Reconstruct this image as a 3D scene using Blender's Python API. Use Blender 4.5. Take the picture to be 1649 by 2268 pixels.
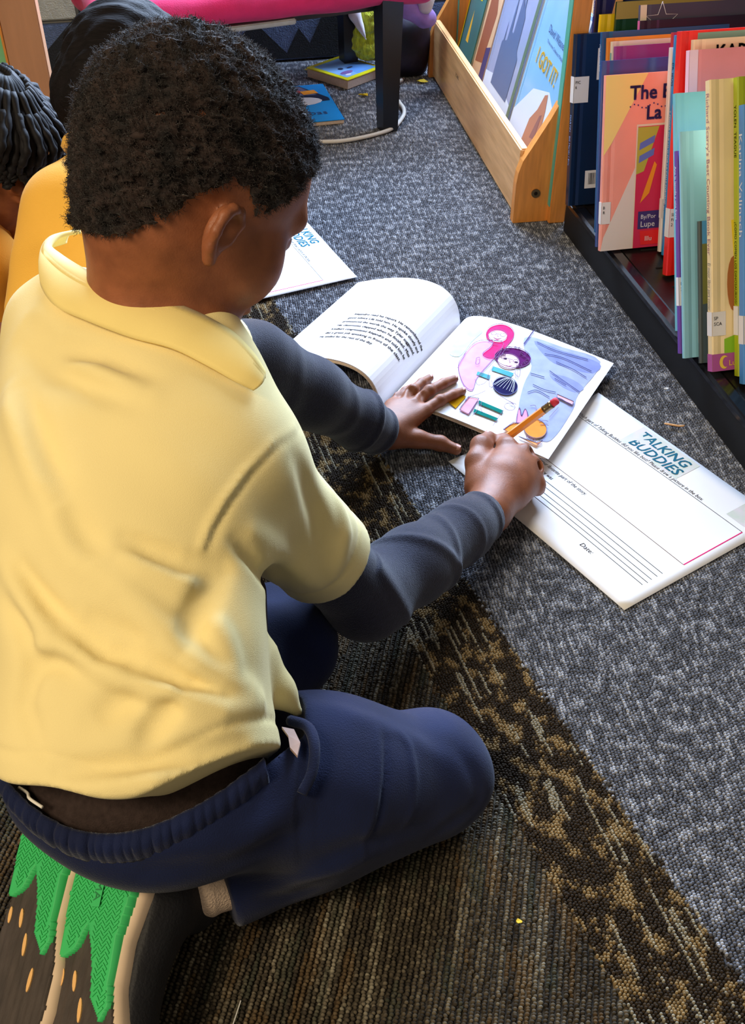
import bpy, bmesh, math, random
import numpy as np
from mathutils import Vector, Matrix

random.seed(7)
RNG = np.random.default_rng(11)
scene = bpy.context.scene
col = scene.collection
for o in list(bpy.data.objects):
    bpy.data.objects.remove(o, do_unlink=True)

# ------------------------------------------------------------------ camera
cam_d = bpy.data.cameras.new('camera')
cam_d.sensor_fit = 'HORIZONTAL'
cam_d.sensor_width = 36.0
cam_d.lens = 36.0 * 2300.0 / 1649.0
cam_d.clip_start = 0.02
cam = bpy.data.objects.new('camera', cam_d)
cam.location = (0, 0, 0.80)
cam.rotation_euler = (math.radians(90 - 41), 0, 0)
col.objects.link(cam)
scene.camera = cam

# ------------------------------------------------------------------ world, lights, exposure
scene.view_settings.view_transform = 'Standard'
scene.view_settings.look = 'None'
scene.view_settings.gamma = 1.0
scene.view_settings.exposure = 0.0
scene.view_settings.use_curve_mapping = False
world = bpy.data.worlds.new('room_world')
scene.world = world
world.use_nodes = True
bg = world.node_tree.nodes['Background']
bg.inputs[0].default_value = (1.0, 0.86, 0.66, 1)
bg.inputs[1].default_value = 0.24

def area_light(name, loc, target, sx, sy, power, color):
    d = bpy.data.lights.new(name, 'AREA')
    d.shape = 'RECTANGLE'; d.size = sx; d.size_y = sy
    d.energy = power; d.color = color
    o = bpy.data.objects.new(name, d); col.objects.link(o)
    o.location = loc
    o.rotation_euler = (Vector(target) - Vector(loc)).to_track_quat('-Z', 'Y').to_euler()
    return o
# daylight through the window above the bench, cool
area_light('window_daylight', (0.30, 2.70, 1.14), (0.05, 0.9, 0.15), 1.9, 1.0, 235, (0.56, 0.73, 1.0))
# warm indoor light: unseen lamp behind the camera, placed to rake the shirt folds
area_light('warm_room_light', (-1.15, -0.45, 1.95), (-0.2, 0.6, 0.25), 0.6, 0.8, 42, (1.0, 0.82, 0.56))

# ------------------------------------------------------------------ helpers
def srgb(r, g, b):
    f = lambda c: (c / 255.0 / 12.92) if c <= 10 else (((c / 255.0) + 0.055) / 1.055) ** 2.4
    return (f(r), f(g), f(b), 1.0)

MATS = {}
def mat(name, rgb, rough=0.6, var=0.0, vscale=40.0, bump=0.0, bscale=200.0, sheen=0.0, spec=0.5,
        metal=0.0, rgb2=None, stretch=None, detail=3.0, coat=0.0, trans=0.0, sss=0.0, bdist=0.002):
    """one procedural material: base colour with noise variation, optional fine noise relief"""
    if name in MATS: return MATS[name]
    m = bpy.data.materials.new(name); m.use_nodes = True
    nt = m.node_tree; N = nt.nodes; L = nt.links
    b = N['Principled BSDF']
    c = srgb(*rgb)
    b.inputs['Base Color'].default_value = c
    b.inputs['Roughness'].default_value = rough
    b.inputs['Metallic'].default_value = metal
    b.inputs['Specular IOR Level'].default_value = spec
    if sheen:
        b.inputs['Sheen Weight'].default_value = sheen
        b.inputs['Sheen Roughness'].default_value = 0.45
    if coat: b.inputs['Coat Weight'].default_value = coat; b.inputs['Coat Roughness'].default_value = 0.15
    if trans: b.inputs['Transmission Weight'].default_value = trans
    if sss:
        b.inputs['Subsurface Weight'].default_value = sss
        b.inputs['Subsurface Radius'].default_value = (0.008, 0.003, 0.0015)
    tc = N.new('ShaderNodeTexCoord'); mp = N.new('ShaderNodeMapping')
    L.new(tc.outputs['Object'], mp.inputs['Vector'])
    if stretch: mp.inputs['Scale'].default_value = stretch
    if var > 0 or rgb2:
        n = N.new('ShaderNodeTexNoise'); n.inputs['Scale'].default_value = vscale; n.inputs['Detail'].default_value = detail
        L.new(mp.outputs[0], n.inputs['Vector'])
        r = N.new('ShaderNodeValToRGB')
        r.color_ramp.elements[0].position = 0.32; r.color_ramp.elements[1].position = 0.68
        c2 = srgb(*rgb2) if rgb2 else c
        lo = tuple(v * (1 - var) for v in c[:3]) + (1,)
        hi = tuple(min(1, v * (1 + var)) for v in c2[:3]) + (1,)
        r.color_ramp.elements[0].color = lo; r.color_ramp.elements[1].color = hi
        L.new(n.outputs['Fac'], r.inputs[0]); L.new(r.outputs[0], b.inputs['Base Color'])
    if bump > 0:
        n2 = N.new('ShaderNodeTexNoise'); n2.inputs['Scale'].default_value = bscale; n2.inputs['Detail'].default_value = 2
        L.new(mp.outputs[0], n2.inputs['Vector'])
        bp = N.new('ShaderNodeBump'); bp.inputs['Strength'].default_value = bump; bp.inputs['Distance'].default_value = bdist
        L.new(n2.outputs['Fac'], bp.inputs['Height']); L.new(bp.outputs[0], b.inputs['Normal'])
    MATS[name] = m
    return m

def link(o, parent=None):
    col.objects.link(o)
    if parent is not None: o.parent = parent
    return o

def tag(o, label=None, cat=None, group=None, kind=None):
    if label: o['label'] = label
    if cat: o['category'] = cat
    if group: o['group'] = group
    if kind: o['kind'] = kind
    return o

def mobj(name, verts, faces, m, parent=None, smooth=False, mats=None, midx=None):
    me = bpy.data.meshes.new(name)
    me.from_pydata([tuple(v) for v in verts], [], [tuple(f) for f in faces])
    if mats:
        for q in mats: me.materials.append(q)
        if midx is not None: me.polygons.foreach_set('material_index', list(midx))
    else: me.materials.append(m)
    if smooth: me.polygons.foreach_set('use_smooth', [True] * len(me.polygons))
    me.update()
    return link(bpy.data.objects.new(name, me), parent)

def empty(name, loc=(0, 0, 0), rot=None):
    o = bpy.data.objects.new(name, None); o.empty_display_size = 0.03
    o.location = loc
    if rot is not None: o.rotation_euler = rot
    return link(o)

class MB:
    """collects simple solids into one mesh"""
    def __init__(s): s.v = []; s.f = []; s.mi = []
    def add(s, verts, faces, mi=0):
        n = len(s.v); s.v += [tuple(x) for x in verts]; s.f += [tuple(i + n for i in f) for f in faces]; s.mi += [mi] * len(faces)
        return s
    def box(s, lo, hi, ch=0.0, mi=0):
        x0, y0, z0 = lo; x1, y1, z1 = hi
        if ch <= 0:
            v = [(x0, y0, z0), (x1, y0, z0), (x1, y1, z0), (x0, y1, z0), (x0, y0, z1), (x1, y0, z1), (x1, y1, z1), (x0, y1, z1)]
            f = [(0, 3, 2, 1), (4, 5, 6, 7), (0, 1, 5, 4), (1, 2, 6, 5), (2, 3, 7, 6), (3, 0, 4, 7)]
            return s.add(v, f, mi)
        bm = bmesh.new(); bmesh.ops.create_cube(bm, size=1)
        for v in bm.verts:
            v.co = Vector(((x0 + x1) / 2 + v.co.x * (x1 - x0), (y0 + y1) / 2 + v.co.y * (y1 - y0), (z0 + z1) / 2 + v.co.z * (z1 - z0)))
        bmesh.ops.bevel(bm, geom=list(bm.edges), offset=ch, segments=2, affect='EDGES')
        bm.verts.index_update()
        v = [tuple(x.co) for x in bm.verts]; f = [tuple(q.index for q in p.verts) for p in bm.faces]
        bm.free(); return s.add(v, f, mi)
    def prism(s, poly, z0, z1, axis='z', mi=0):
        """extrude polygon (2D, ccw) between z0 and z1; axis picks which coordinate is the extrusion"""
        def P(a, b, c): return {'z': (a, b, c), 'y': (a, c, b), 'x': (c, a, b)}[axis]
        n = len(poly)
        v = [P(a, b, z0) for a, b in poly] + [P(a, b, z1) for a, b in poly]
        f = [tuple(range(n))[::-1], tuple(range(n, 2 * n))] + [(i, (i + 1) % n, n + (i + 1) % n, n + i) for i in range(n)]
        if axis == 'y': f = [q[::-1] for q in f]
        return s.add(v, f, mi)
    def tube(s, pts, r, n=10, mi=0, caps=True):
        pts = [Vector(p) for p in pts]; m = len(pts)
        rr = r if hasattr(r, '__len__') else [r] * m
        v = []; up = Vector((0, 0, 1))
        t0 = (pts[1] - pts[0]).normalized()
        nrm = t0.orthogonal().normalized()
        for i, p in enumerate(pts):
            t = (pts[min(i + 1, m - 1)] - pts[max(i - 1, 0)]).normalized()
            nrm = (nrm - t * nrm.dot(t)).normalized(); bn = t.cross(nrm)
            for k in range(n):
                a = 2 * math.pi * k / n
                v.append(p + (nrm * math.cos(a) + bn * math.sin(a)) * rr[i])
        f = []
        for i in range(m - 1):
            for k in range(n):
                k2 = (k + 1) % n
                f.append((i * n + k, i * n + k2, (i + 1) * n + k2, (i + 1) * n + k))
        if caps: f.append(tuple(range(n))[::-1]); f.append(tuple(range((m - 1) * n, m * n)))
        return s.add(v, f, mi)
    def build(s, name, m, parent=None, smooth=False, mats=None):
        return mobj(name, s.v, s.f, m, parent, smooth, mats, s.mi if mats else None)

def spline(pts, n=8):
    """Catmull-Rom through points"""
    P = [np.array(p, float) for p in pts]; P = [2 * P[0] - P[1]] + P + [2 * P[-1] - P[-2]]
    out = []
    for i in range(1, len(P) - 2):
        for k in range(n):
            t = k / n
            out.append(0.5 * ((2 * P[i]) + (-P[i - 1] + P[i + 1]) * t + (2 * P[i - 1] - 5 * P[i] + 4 * P[i + 1] - P[i + 2]) * t * t
                              + (-P[i - 1] + 3 * P[i] - 3 * P[i + 1] + P[i + 2]) * t ** 3))
    out.append(P[-2]); return out

def text_mesh(s, size, shear=0.0, spacing=1.0, extrude=0.0):
    """text -> (verts Nx2, faces) in its own plane, baseline at y=0, left at x=0"""
    cu = bpy.data.curves.new('t', 'FONT'); cu.body = s; cu.size = size; cu.shear = shear; cu.space_character = spacing
    cu.resolution_u = 2
    ob = bpy.data.objects.new('t', cu); col.objects.link(ob)
    dg = bpy.context.evaluated_depsgraph_get()
    me = bpy.data.meshes.new_from_object(ob.evaluated_get(dg))
    v = [(q.co.x, q.co.y) for q in me.vertices]; f = [tuple(p.vertices) for p in me.polygons]
    bpy.data.objects.remove(ob); bpy.data.curves.remove(cu); bpy.data.meshes.remove(me)
    return v, f

def lettering(name, parent, s, size, m, place, bold=0.0, fit=None, **kw):
    """place(x, y) -> 3D local point of the lettering's plane"""
    v, f = text_mesh(s, size, **kw)
    if not v: return None
    if fit:
        w = max(p[0] for p in v); k = fit / w
        v = [(p[0] * k, p[1]) for p in v]
    mb = MB()
    offs = [(0, 0)] if not bold else [(0, 0), (bold, 0), (0, bold), (bold, bold)]
    for i, (dx, dy) in enumerate(offs):
        mb.add([place(x + dx, y + dy) for x, y in v], f)
    return mb.build(name, m, parent)

# ------------------------------------------------------------------ implicit-surface mesher for bodies and cloth
class SDF:
    def __init__(s, lo, hi, h):
        s.lo = np.array(lo, float); s.h = h
        s.n = np.ceil((np.array(hi, float) - s.lo) / h).astype(int) + 1
        s.ax = [(s.lo[i] + np.arange(s.n[i]) * h).astype(np.float32) for i in range(3)]
        s.d = np.full(tuple(s.n), 0.2, np.float32)
    def reg(s, lo, hi):
        a = np.clip(np.floor((np.array(lo) - s.lo) / s.h).astype(int), 0, s.n)
        b = np.clip(np.ceil((np.array(hi) - s.lo) / s.h).astype(int) + 1, 0, s.n)
        sl = tuple(slice(a[i], b[i]) for i in range(3))
        X = s.ax[0][sl[0]][:, None, None]; Y = s.ax[1][sl[1]][None, :, None]; Z = s.ax[2][sl[2]][None, None, :]
        return sl, X, Y, Z
    def comb(s, sl, d, k, mode):
        a = s.d[sl]
        if a.size == 0: return
        if mode == 'u':
            if k <= 0: s.d[sl] = np.minimum(a, d); return
            h = np.clip(0.5 + 0.5 * (a - d) / k, 0, 1); s.d[sl] = a * (1 - h) + d * h - k * h * (1 - h)
        else:
            d = -d if mode == 's' else d          # 's' subtract, 'i' intersect
            if k <= 0: s.d[sl] = np.maximum(a, d); return
            h = np.clip(0.5 - 0.5 * (a - d) / k, 0, 1); s.d[sl] = a * (1 - h) + d * h + k * h * (1 - h)
    def cap(s, a, b, ra, rb=None, k=0.01, mode='u'):
        rb = ra if rb is None else rb
        a = np.array(a, float); b = np.array(b, float); m = max(ra, rb) + max(k, 0) + 0.012
        sl, X, Y, Z = s.reg(np.minimum(a, b) - m, np.maximum(a, b) + m)
        ab = (b - a).astype(np.float32); L2 = float(ab @ ab) + 1e-12
        t = np.clip(((X - a[0]) * ab[0] + (Y - a[1]) * ab[1] + (Z - a[2]) * ab[2]) / L2, 0, 1)
        d = np.sqrt((X - a[0] - t * ab[0]) ** 2 + (Y - a[1] - t * ab[1]) ** 2 + (Z - a[2] - t * ab[2]) ** 2) - (ra + (rb - ra) * t)
        s.comb(sl, d.astype(np.float32), k, mode); return s
    def chain(s, pts, rr, k=0.01):
        for i in range(len(pts) - 1): s.cap(pts[i], pts[i + 1], rr[i], rr[i + 1], k)
        return s
    def ell(s, c, r, M=None, k=0.01, mode='u'):
        c = np.array(c, float); r = np.array(r, float); M = np.eye(3) if M is None else np.array(M)
        ext = np.sqrt(((M * r[None, :]) ** 2).sum(1)) + max(k, 0) + 0.012
        sl, X, Y, Z = s.reg(c - ext, c + ext)
        x, y, z = X - c[0], Y - c[1], Z - c[2]
        q = [(M[0, i] * x + M[1, i] * y + M[2, i] * z) for i in range(3)]
        k0 = np.sqrt(sum((q[i] / r[i]) ** 2 for i in range(3))); k1 = np.sqrt(sum((q[i] / r[i] ** 2) ** 2 for i in range(3))) + 1e-9
        s.comb(sl, (k0 * (k0 - 1) / k1).astype(np.float32), k, mode); return s
    def plane(s, p, n, k=0.0, mode='i'):
        """keep the side n points away from"""
        n = np.array(n, float); n /= np.linalg.norm(n)
        X = s.ax[0][:, None, None]; Y = s.ax[1][None, :, None]; Z = s.ax[2][None, None, :]
        d = (X - p[0]) * n[0] + (Y - p[1]) * n[1] + (Z - p[2]) * n[2]
        s.comb((slice(None),) * 3, np.broadcast_to(d, s.d.shape).astype(np.float32), k, mode); return s
    def loft(s, P0, P1, rdir, ts, cx_, cn_, a_, b_, k=0.01, ext=0.16, pw=2.0, endk=0.02):
        """elliptic tube along P0->P1: at t the centre is shifted (cx along right, cn along back), radii a (right) and b (back)"""
        P0 = np.array(P0, float); P1 = np.array(P1, float); A = P1 - P0; Ln = np.linalg.norm(A); A /= Ln
        r = np.array(rdir, float); r -= (r @ A) * A; r /= np.linalg.norm(r); n = np.cross(r, A)
        lo = np.minimum(P0, P1) - ext; hi = np.maximum(P0, P1) + ext
        sl, X, Y, Z = s.reg(lo, hi)
        x, y, z = X - P0[0], Y - P0[1], Z - P0[2]
        t = (x * A[0] + y * A[1] + z * A[2]) / Ln
        tt = np.linspace(ts[0], ts[-1], 200)
        def sm(v):
            q = np.interp(tt, ts, v); kk = np.ones(15) / 15
            return np.convolve(np.pad(q, 7, mode='edge'), kk, 'valid')
        f = lambda v: np.interp(t.ravel(), tt, sm(v)).reshape(t.shape)
        u = (x * r[0] + y * r[1] + z * r[2]) - f(cx_); w = (x * n[0] + y * n[1] + z * n[2]) - f(cn_)
        a = f(a_); b = f(b_)
        q = (np.abs(u / a) ** pw + np.abs(w / b) ** pw) ** (1 / pw)
        d = (q - 1) * np.minimum(a, b)
        e = np.maximum(t - ts[-1], ts[0] - t) * Ln
        h = np.clip(0.5 - 0.5 * (d - e) / endk, 0, 1); d = d * (1 - h) + e * h + endk * h * (1 - h)
        s.comb(sl, d.astype(np.float32), k, 'u'); return s
    def fold(s, pts, amp, w):
        """raise (amp>0) or sink (amp<0) the surface along a polyline"""
        pts = [np.array(p, float) for p in pts]
        P = np.array(pts); sl, X, Y, Z = s.reg(P.min(0) - 3 * w, P.max(0) + 3 * w)
        best = None; n = len(pts) - 1
        for i in range(n):
            a, b = pts[i], pts[i + 1]; ab = b - a; L2 = ab @ ab + 1e-12
            t = np.clip(((X - a[0]) * ab[0] + (Y - a[1]) * ab[1] + (Z - a[2]) * ab[2]) / L2, 0, 1)
            d2 = (X - a[0] - t * ab[0]) ** 2 + (Y - a[1] - t * ab[1]) ** 2 + (Z - a[2] - t * ab[2]) ** 2
            g = (i + t) / n; am = np.sin(np.pi * (0.08 + 0.84 * g))
            v = am * np.exp(-d2 / (w * w))
            best = v if best is None else np.maximum(best, v)
        s.d[sl] -= (amp * best).astype(np.float32); return s
    def noise(s, amp, scale, seed=0):
        r = np.random.default_rng(seed); X = s.ax[0][:, None, None]; Y = s.ax[1][None, :, None]; Z = s.ax[2][None, None, :]
        acc = 0
        for i in range(5):
            k = r.normal(size=3); k *= 2 * np.pi * scale / np.linalg.norm(k) * r.uniform(0.6, 1.5)
            acc = acc + np.sin(X * k[0] + Y * k[1] + Z * k[2] + r.uniform(0, 6.28))
        s.d += (amp / 2.2 * acc).astype(np.float32); return s
    def mesh(s):
        d = s.d; S = d < 0
        c = np.zeros(tuple(s.n - 1), np.uint8)
        offs = [(i, j, k) for i in (0, 1) for j in (0, 1) for k in (0, 1)]
        nx, ny, nz = s.n
        for (i, j, k) in offs: c += S[i:nx - 1 + i, j:ny - 1 + j, k:nz - 1 + k]
        I, J, K = np.nonzero((c > 0) & (c < 8))
        idx = np.full(c.shape, -1, np.int32); idx[I, J, K] = np.arange(len(I))
        V = {o: d[I + o[0], J + o[1], K + o[2]] for o in offs}
        acc = np.zeros((len(I), 3)); cnt = np.zeros(len(I))
        for o in offs:
            for a in range(3):
                if o[a] == 0:
                    q = list(o); q[a] = 1; q = tuple(q)
                    v0, v1 = V[o], V[q]; m = (v0 < 0) != (v1 < 0)
                    t = np.where(m, v0 / np.where(m, v0 - v1, 1), 0)
                    p = np.array(o, float)[None, :].repeat(len(I), 0); p[:, a] = t
                    acc[m] += p[m]; cnt[m] += 1
        verts = (np.stack([I, J, K], 1) + acc / cnt[:, None]) * s.h + s.lo
        F = []
        for a in range(3):
            b, cc = (a + 1) % 3, (a + 2) % 3
            s0 = [slice(None)] * 3; s1 = [slice(None)] * 3
            s0[a] = slice(0, -1); s1[a] = slice(1, None)
            A0, A1 = S[tuple(s0)], S[tuple(s1)]
            E = np.stack(np.nonzero(A0 != A1), 1)
            ok = (E[:, b] > 0) & (E[:, cc] > 0) & (E[:, b] < s.n[b] - 1) & (E[:, cc] < s.n[cc] - 1)
            E = E[ok]; ins = A0[E[:, 0], E[:, 1], E[:, 2]]
            def at(db, dc):
                q = E.copy(); q[:, b] -= db; q[:, cc] -= dc; return idx[q[:, 0], q[:, 1], q[:, 2]]
            Q = np.stack([at(1, 1), at(0, 1), at(0, 0), at(1, 0)], 1)
            Q[~ins] = Q[~ins][:, ::-1]
            F.append(Q)
        return verts, np.concatenate(F)

def np_mesh(name, verts, quads, m, parent=None, smooth=True):
    me = bpy.data.meshes.new(name)
    verts = np.asarray(verts, np.float32); quads = np.asarray(quads, np.int32)
    w = quads.shape[1]
    me.vertices.add(len(verts)); me.vertices.foreach_set('co', verts.ravel())
    me.loops.add(quads.size); me.loops.foreach_set('vertex_index', quads.ravel())
    me.polygons.add(len(quads)); me.polygons.foreach_set('loop_start', np.arange(0, quads.size, w, dtype=np.int32))
    me.polygons.foreach_set('use_smooth', np.ones(len(quads), bool))
    me.update(calc_edges=True); me.validate()
    me.materials.append(m)
    return link(bpy.data.objects.new(name, me), parent)

def frame(az, pit, roll=0.0):
    """columns right, forward, up of a head or body facing azimuth az and tipped down by pit"""
    fw = np.array([math.cos(pit) * math.cos(az), math.cos(pit) * math.sin(az), -math.sin(pit)])
    rt = np.array([math.sin(az), -math.cos(az), 0.0]); up = np.cross(rt, fw)
    c, s_ = math.cos(roll), math.sin(roll)
    rt2 = c * rt + s_ * up
    return np.stack([rt2, fw, np.cross(rt2, fw)], 1)
YAW = math.radians(11.5)
UA = np.array([-math.sin(YAW), math.cos(YAW), 0.0])      # along the aisle, away from the camera
VA = np.array([math.cos(YAW), math.sin(YAW), 0.0])       # across, into the shelves
# ------------------------------------------------------------------ carpet material
def carpet_material(name, per_loop):
    """per_loop: colour taken once per tuft from the tuft's own position; otherwise a flat version with tuft shade mixed into the colour"""
    m = bpy.data.materials.new(name); m.use_nodes = True
    nt = m.node_tree; N = nt.nodes; L = nt.links; b = N['Principled BSDF']
    b.inputs['Roughness'].default_value = 0.9; b.inputs['Specular IOR Level'].default_value = 0.2
    if per_loop:
        oi = N.new('ShaderNodeObjectInfo'); SRC = oi.outputs['Location']; RND = oi.outputs['Random']
    else:
        tc = N.new('ShaderNodeTexCoord'); SRC = tc.outputs['Object']
        wn = N.new('ShaderNodeTexWhiteNoise'); vm = N.new('ShaderNodeVectorMath'); vm.operation = 'SNAP'; vm.inputs[1].default_value = (0.003, 0.003, 1)
        L.new(SRC, vm.inputs[0]); L.new(vm.outputs[0], wn.inputs['Vector']); RND = wn.outputs['Value']
    def math_(op, a, c=None):
        n = N.new('ShaderNodeMath'); n.operation = op
        for i, q in enumerate((a, c)):
            if q is None: continue
            if isinstance(q, (int, float)): n.inputs[i].default_value = q
            else: L.new(q, n.inputs[i])
        return n.outputs[0]
    def noise(rot, sc, detail=1.0):
        mp = N.new('ShaderNodeMapping'); mp.inputs['Rotation'].default_value = (0, 0, rot); L.new(SRC, mp.inputs['Vector'])
        ms = N.new('ShaderNodeMapping'); ms.inputs['Scale'].default_value = (sc[0], sc[1], 0); L.new(mp.outputs[0], ms.inputs['Vector'])
        n = N.new('ShaderNodeTexNoise'); n.inputs['Scale'].default_value = 1.0; n.inputs['Detail'].default_value = detail
        L.new(ms.outputs[0], n.inputs['Vector']); return n.outputs['Fac']
    def ramp(fac, stops):
        n = N.new('ShaderNodeValToRGB'); cr = n.color_ramp
        while len(cr.elements) < len(stops): cr.elements.new(0.5)
        for e, (p, c) in zip(cr.elements, stops): e.position = p; e.color = srgb(*c)
        L.new(fac, n.inputs[0]); return n.outputs[0]
    def mix(fac, a, c):
        n = N.new('ShaderNodeMix'); n.data_type = 'RGBA'
        if isinstance(fac, (int, float)): n.inputs['Factor'].default_value = fac
        else: L.new(fac, n.inputs['Factor'])
        for q, k in ((a, 6), (c, 7)):
            if isinstance(q, tuple): n.inputs[k].default_value = srgb(*q)
            else: L.new(q, n.inputs[k])
        return n.outputs[2]
    sep = N.new('ShaderNodeSeparateXYZ'); L.new(SRC, sep.inputs[0])
    rp = math_('SUBTRACT', RND, 0.5)
    # grey field: light ticks gathered in short cross bands
    tick = noise(-CR_G, (210, 52), 0.0); bandn = noise(-CR_G, (28, 95), 1.0)
    tone = math_('ADD', math_('ADD', math_('MULTIPLY', tick, 0.55), math_('MULTIPLY', bandn, 0.45)), math_('MULTIPLY', rp, 0.16))
    grey = ramp(tone, [(0.36, (82, 84, 92)), (0.50, (100, 102, 110)), (0.58, (136, 138, 146)), (0.72, (172, 174, 180))])
    # brown pin-striped field
    st = noise(CR_P, (120, 6), 0.0); big = noise(CR_P, (14, 7), 2.0)
    t2 = math_('ADD', math_('ADD', math_('MULTIPLY', st, 0.6), math_('MULTIPLY', big, 0.4)), math_('MULTIPLY', rp, 0.22))
    pin = ramp(t2, [(0.34, (50, 44, 37)), (0.50, (76, 68, 56)), (0.60, (100, 91, 76)), (0.74, (136, 129, 112))])
    hue = noise(CR_P, (70, 12), 1.0)
    pin = mix(math_('MULTIPLY', math_('GREATER_THAN', hue, 0.60), 0.30), pin, (112, 84, 46)); pin = mix(math_('MULTIPLY', math_('LESS_THAN', hue, 0.38), 0.35), pin, (66, 74, 62))
    # border band: dark ground, tan patches, thin pale threads
    vb = noise(-CR_B, (62, 40), 3.0); thr = noise(-CR_B, (230, 14), 0.0)
    tb = math_('ADD', vb, math_('MULTIPLY', rp, 0.10))
    band = ramp(tb, [(0.46, (46, 37, 28)), (0.535, (62, 50, 36)), (0.575, (126, 104, 70)), (0.72, (150, 128, 92))])
    band = mix(math_('MULTIPLY', math_('GREATER_THAN', thr, 0.66), 0.7), band, (158, 150, 130))
    s_ = math_('ADD', math_('ADD', math_('MULTIPLY', sep.outputs[0], 0.922), math_('MULTIPLY', sep.outputs[1], 0.385)), math_('MULTIPLY', rp, 0.006))
    colr = mix(math_('GREATER_THAN', s_, 0.405), mix(math_('GREATER_THAN', s_, 0.312), pin, band), grey)
    if not per_loop: colr = mix(0.42, colr, (22, 20, 18))      # flat base, darkened to stand in for shade between tufts
    L.new(colr, b.inputs['Base Color'])
    return m
CR_G = math.radians(8.0); CR_P = math.radians(11.0); CR_B = math.radians(17.0)
FLOOR_Z = -0.0038
fl = MB().box((-2.2, -1.2, -0.05), (2.2, 3.2, FLOOR_Z)).build('floor', carpet_material('carpet_base_shaded', False))
tag(fl, 'grey and brown loop-pile carpet with a dark patterned border band', kind='structure')

def carpet_pile():
    """looped tufts of the carpet: one mesh of tuft positions, a tuft instanced on each"""
    r = np.random.default_rng(5); P = []
    def grid(rot, dv, du, keep, jit):
        c, s_ = math.cos(rot), math.sin(rot)
        v = np.arange(-2.2, 2.2, dv); u = np.arange(-0.6, 3.4, du)
        V, U = np.meshgrid(v, u, indexing='ij'); V = V + (np.arange(len(u)) % 2)[None, :] * 0.0 ; U = U + (np.arange(len(v)) % 2)[:, None] * du / 2
        V = V.ravel() + r.normal(size=V.size) * jit; U = U.ravel() + r.normal(size=U.size) * jit
        x = c * V - s_ * U; y = s_ * V + c * U; sg = 0.922 * x + 0.385 * y
        vis = (y > 0.02) & (y < 2.56 + x * 0.2) & (x < 0.475 - (y - 0.99) * 0.2) & (x > -0.42 - y * 0.34) & (x < 0.42 + y * 0.3)
        k = vis & keep(sg); return np.stack([x[k], y[k]], 1)
    G = grid(CR_G, 0.0033, 0.0029, lambda q: q > 0.405, 0.00022); Pn = grid(-CR_P, 0.0046, 0.0028, lambda q: q < 0.312, 0.00025); B = grid(CR_B, 0.0028, 0.0028, lambda q: (q >= 0.312) & (q <= 0.405), 0.00025)
    pts = np.concatenate([G, Pn, B]); n = len(pts)
    me = bpy.data.meshes.new('carpet_pile'); me.vertices.add(n)
    z = FLOOR_Z + r.normal(size=n) * 0.00018 - 0.0002
    me.vertices.foreach_set('co', np.column_stack([pts, z]).astype(np.float32).ravel())
    rot = me.attributes.new('tuft_rot', 'FLOAT_VECTOR', 'POINT')
    base = np.concatenate([np.full(len(G), CR_G), np.full(len(Pn), -CR_P), np.full(len(B), CR_B)])
    rot.data.foreach_set('vector', np.column_stack([r.normal(size=n) * 0.14, r.normal(size=n) * 0.14, base + r.normal(size=n) * 0.25]).astype(np.float32).ravel())
    scl = me.attributes.new('tuft_scale', 'FLOAT_VECTOR', 'POINT')
    sv = np.concatenate([np.tile([1.0, 1.0, 1.0], (len(G), 1)), np.tile([1.12, 1.0, 1.0], (len(Pn), 1)), np.tile([0.9, 0.95, 0.95], (len(B), 1))]) * r.uniform(0.9, 1.1, (n, 1))
    scl.data.foreach_set('vector', sv.astype(np.float32).ravel())
    me.update()
    pile = link(bpy.data.objects.new('carpet_pile', me))
    tag(pile, 'dense looped tufts of the grey and brown carpet', 'carpet', kind='stuff')
    # one tuft: a fat arch leaning a little
    mb = MB(); rings = [(0.0, 0.0013, 0.0010), (0.0014, 0.00168, 0.00140), (0.0026, 0.00150, 0.00135), (0.0034, 0.00085, 0.00085)]; nn = 7
    for zz, ra, rb in rings:
        mb.v += [(ra * math.cos(6.2832 * k / nn), rb * math.sin(6.2832 * k / nn) + 0.0003 * zz / 0.0034, zz) for k in range(nn)]
    mb.v.append((0, 0.0003, 0.0037))
    for i in range(3):
        for k in range(nn): mb.f.append((i * nn + k, i * nn + (k + 1) % nn, (i + 1) * nn + (k + 1) % nn, (i + 1) * nn + k))
    for k in range(nn): mb.f.append((3 * nn + k, 3 * nn + (k + 1) % nn, 4 * nn))
    tm = bpy.data.meshes.new('tuft'); tm.from_pydata(mb.v, [], mb.f); tm.materials.append(carpet_material('carpet_tufts', True)); tm.polygons.foreach_set('use_smooth', [True] * len(tm.polygons))
    tuft = bpy.data.objects.new('tuft', tm)
    ng = bpy.data.node_groups.new('carpet_pile', 'GeometryNodeTree')
    ng.interface.new_socket('Geometry', in_out='INPUT', socket_type='NodeSocketGeometry'); ng.interface.new_socket('Geometry', in_out='OUTPUT', socket_type='NodeSocketGeometry')
    gi = ng.nodes.new('NodeGroupInput'); go = ng.nodes.new('NodeGroupOutput'); ip = ng.nodes.new('GeometryNodeInstanceOnPoints'); ob = ng.nodes.new('GeometryNodeObjectInfo')
    ob.inputs['Object'].default_value = tuft; ob.inputs['As Instance'].default_value = True
    for nm, sock in (('tuft_rot', 'Rotation'), ('tuft_scale', 'Scale')):
        at = ng.nodes.new('GeometryNodeInputNamedAttribute'); at.data_type = 'FLOAT_VECTOR'; at.inputs['Name'].default_value = nm
        ng.links.new(at.outputs[0], ip.inputs[sock])
    ng.links.new(gi.outputs[0], ip.inputs['Points']); ng.links.new(ob.outputs['Geometry'], ip.inputs['Instance']); ng.links.new(ip.outputs[0], go.inputs[0])
    md = pile.modifiers.new('tufts', 'NODES'); md.node_group = ng
    return n
N_TUFTS = carpet_pile()

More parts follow.
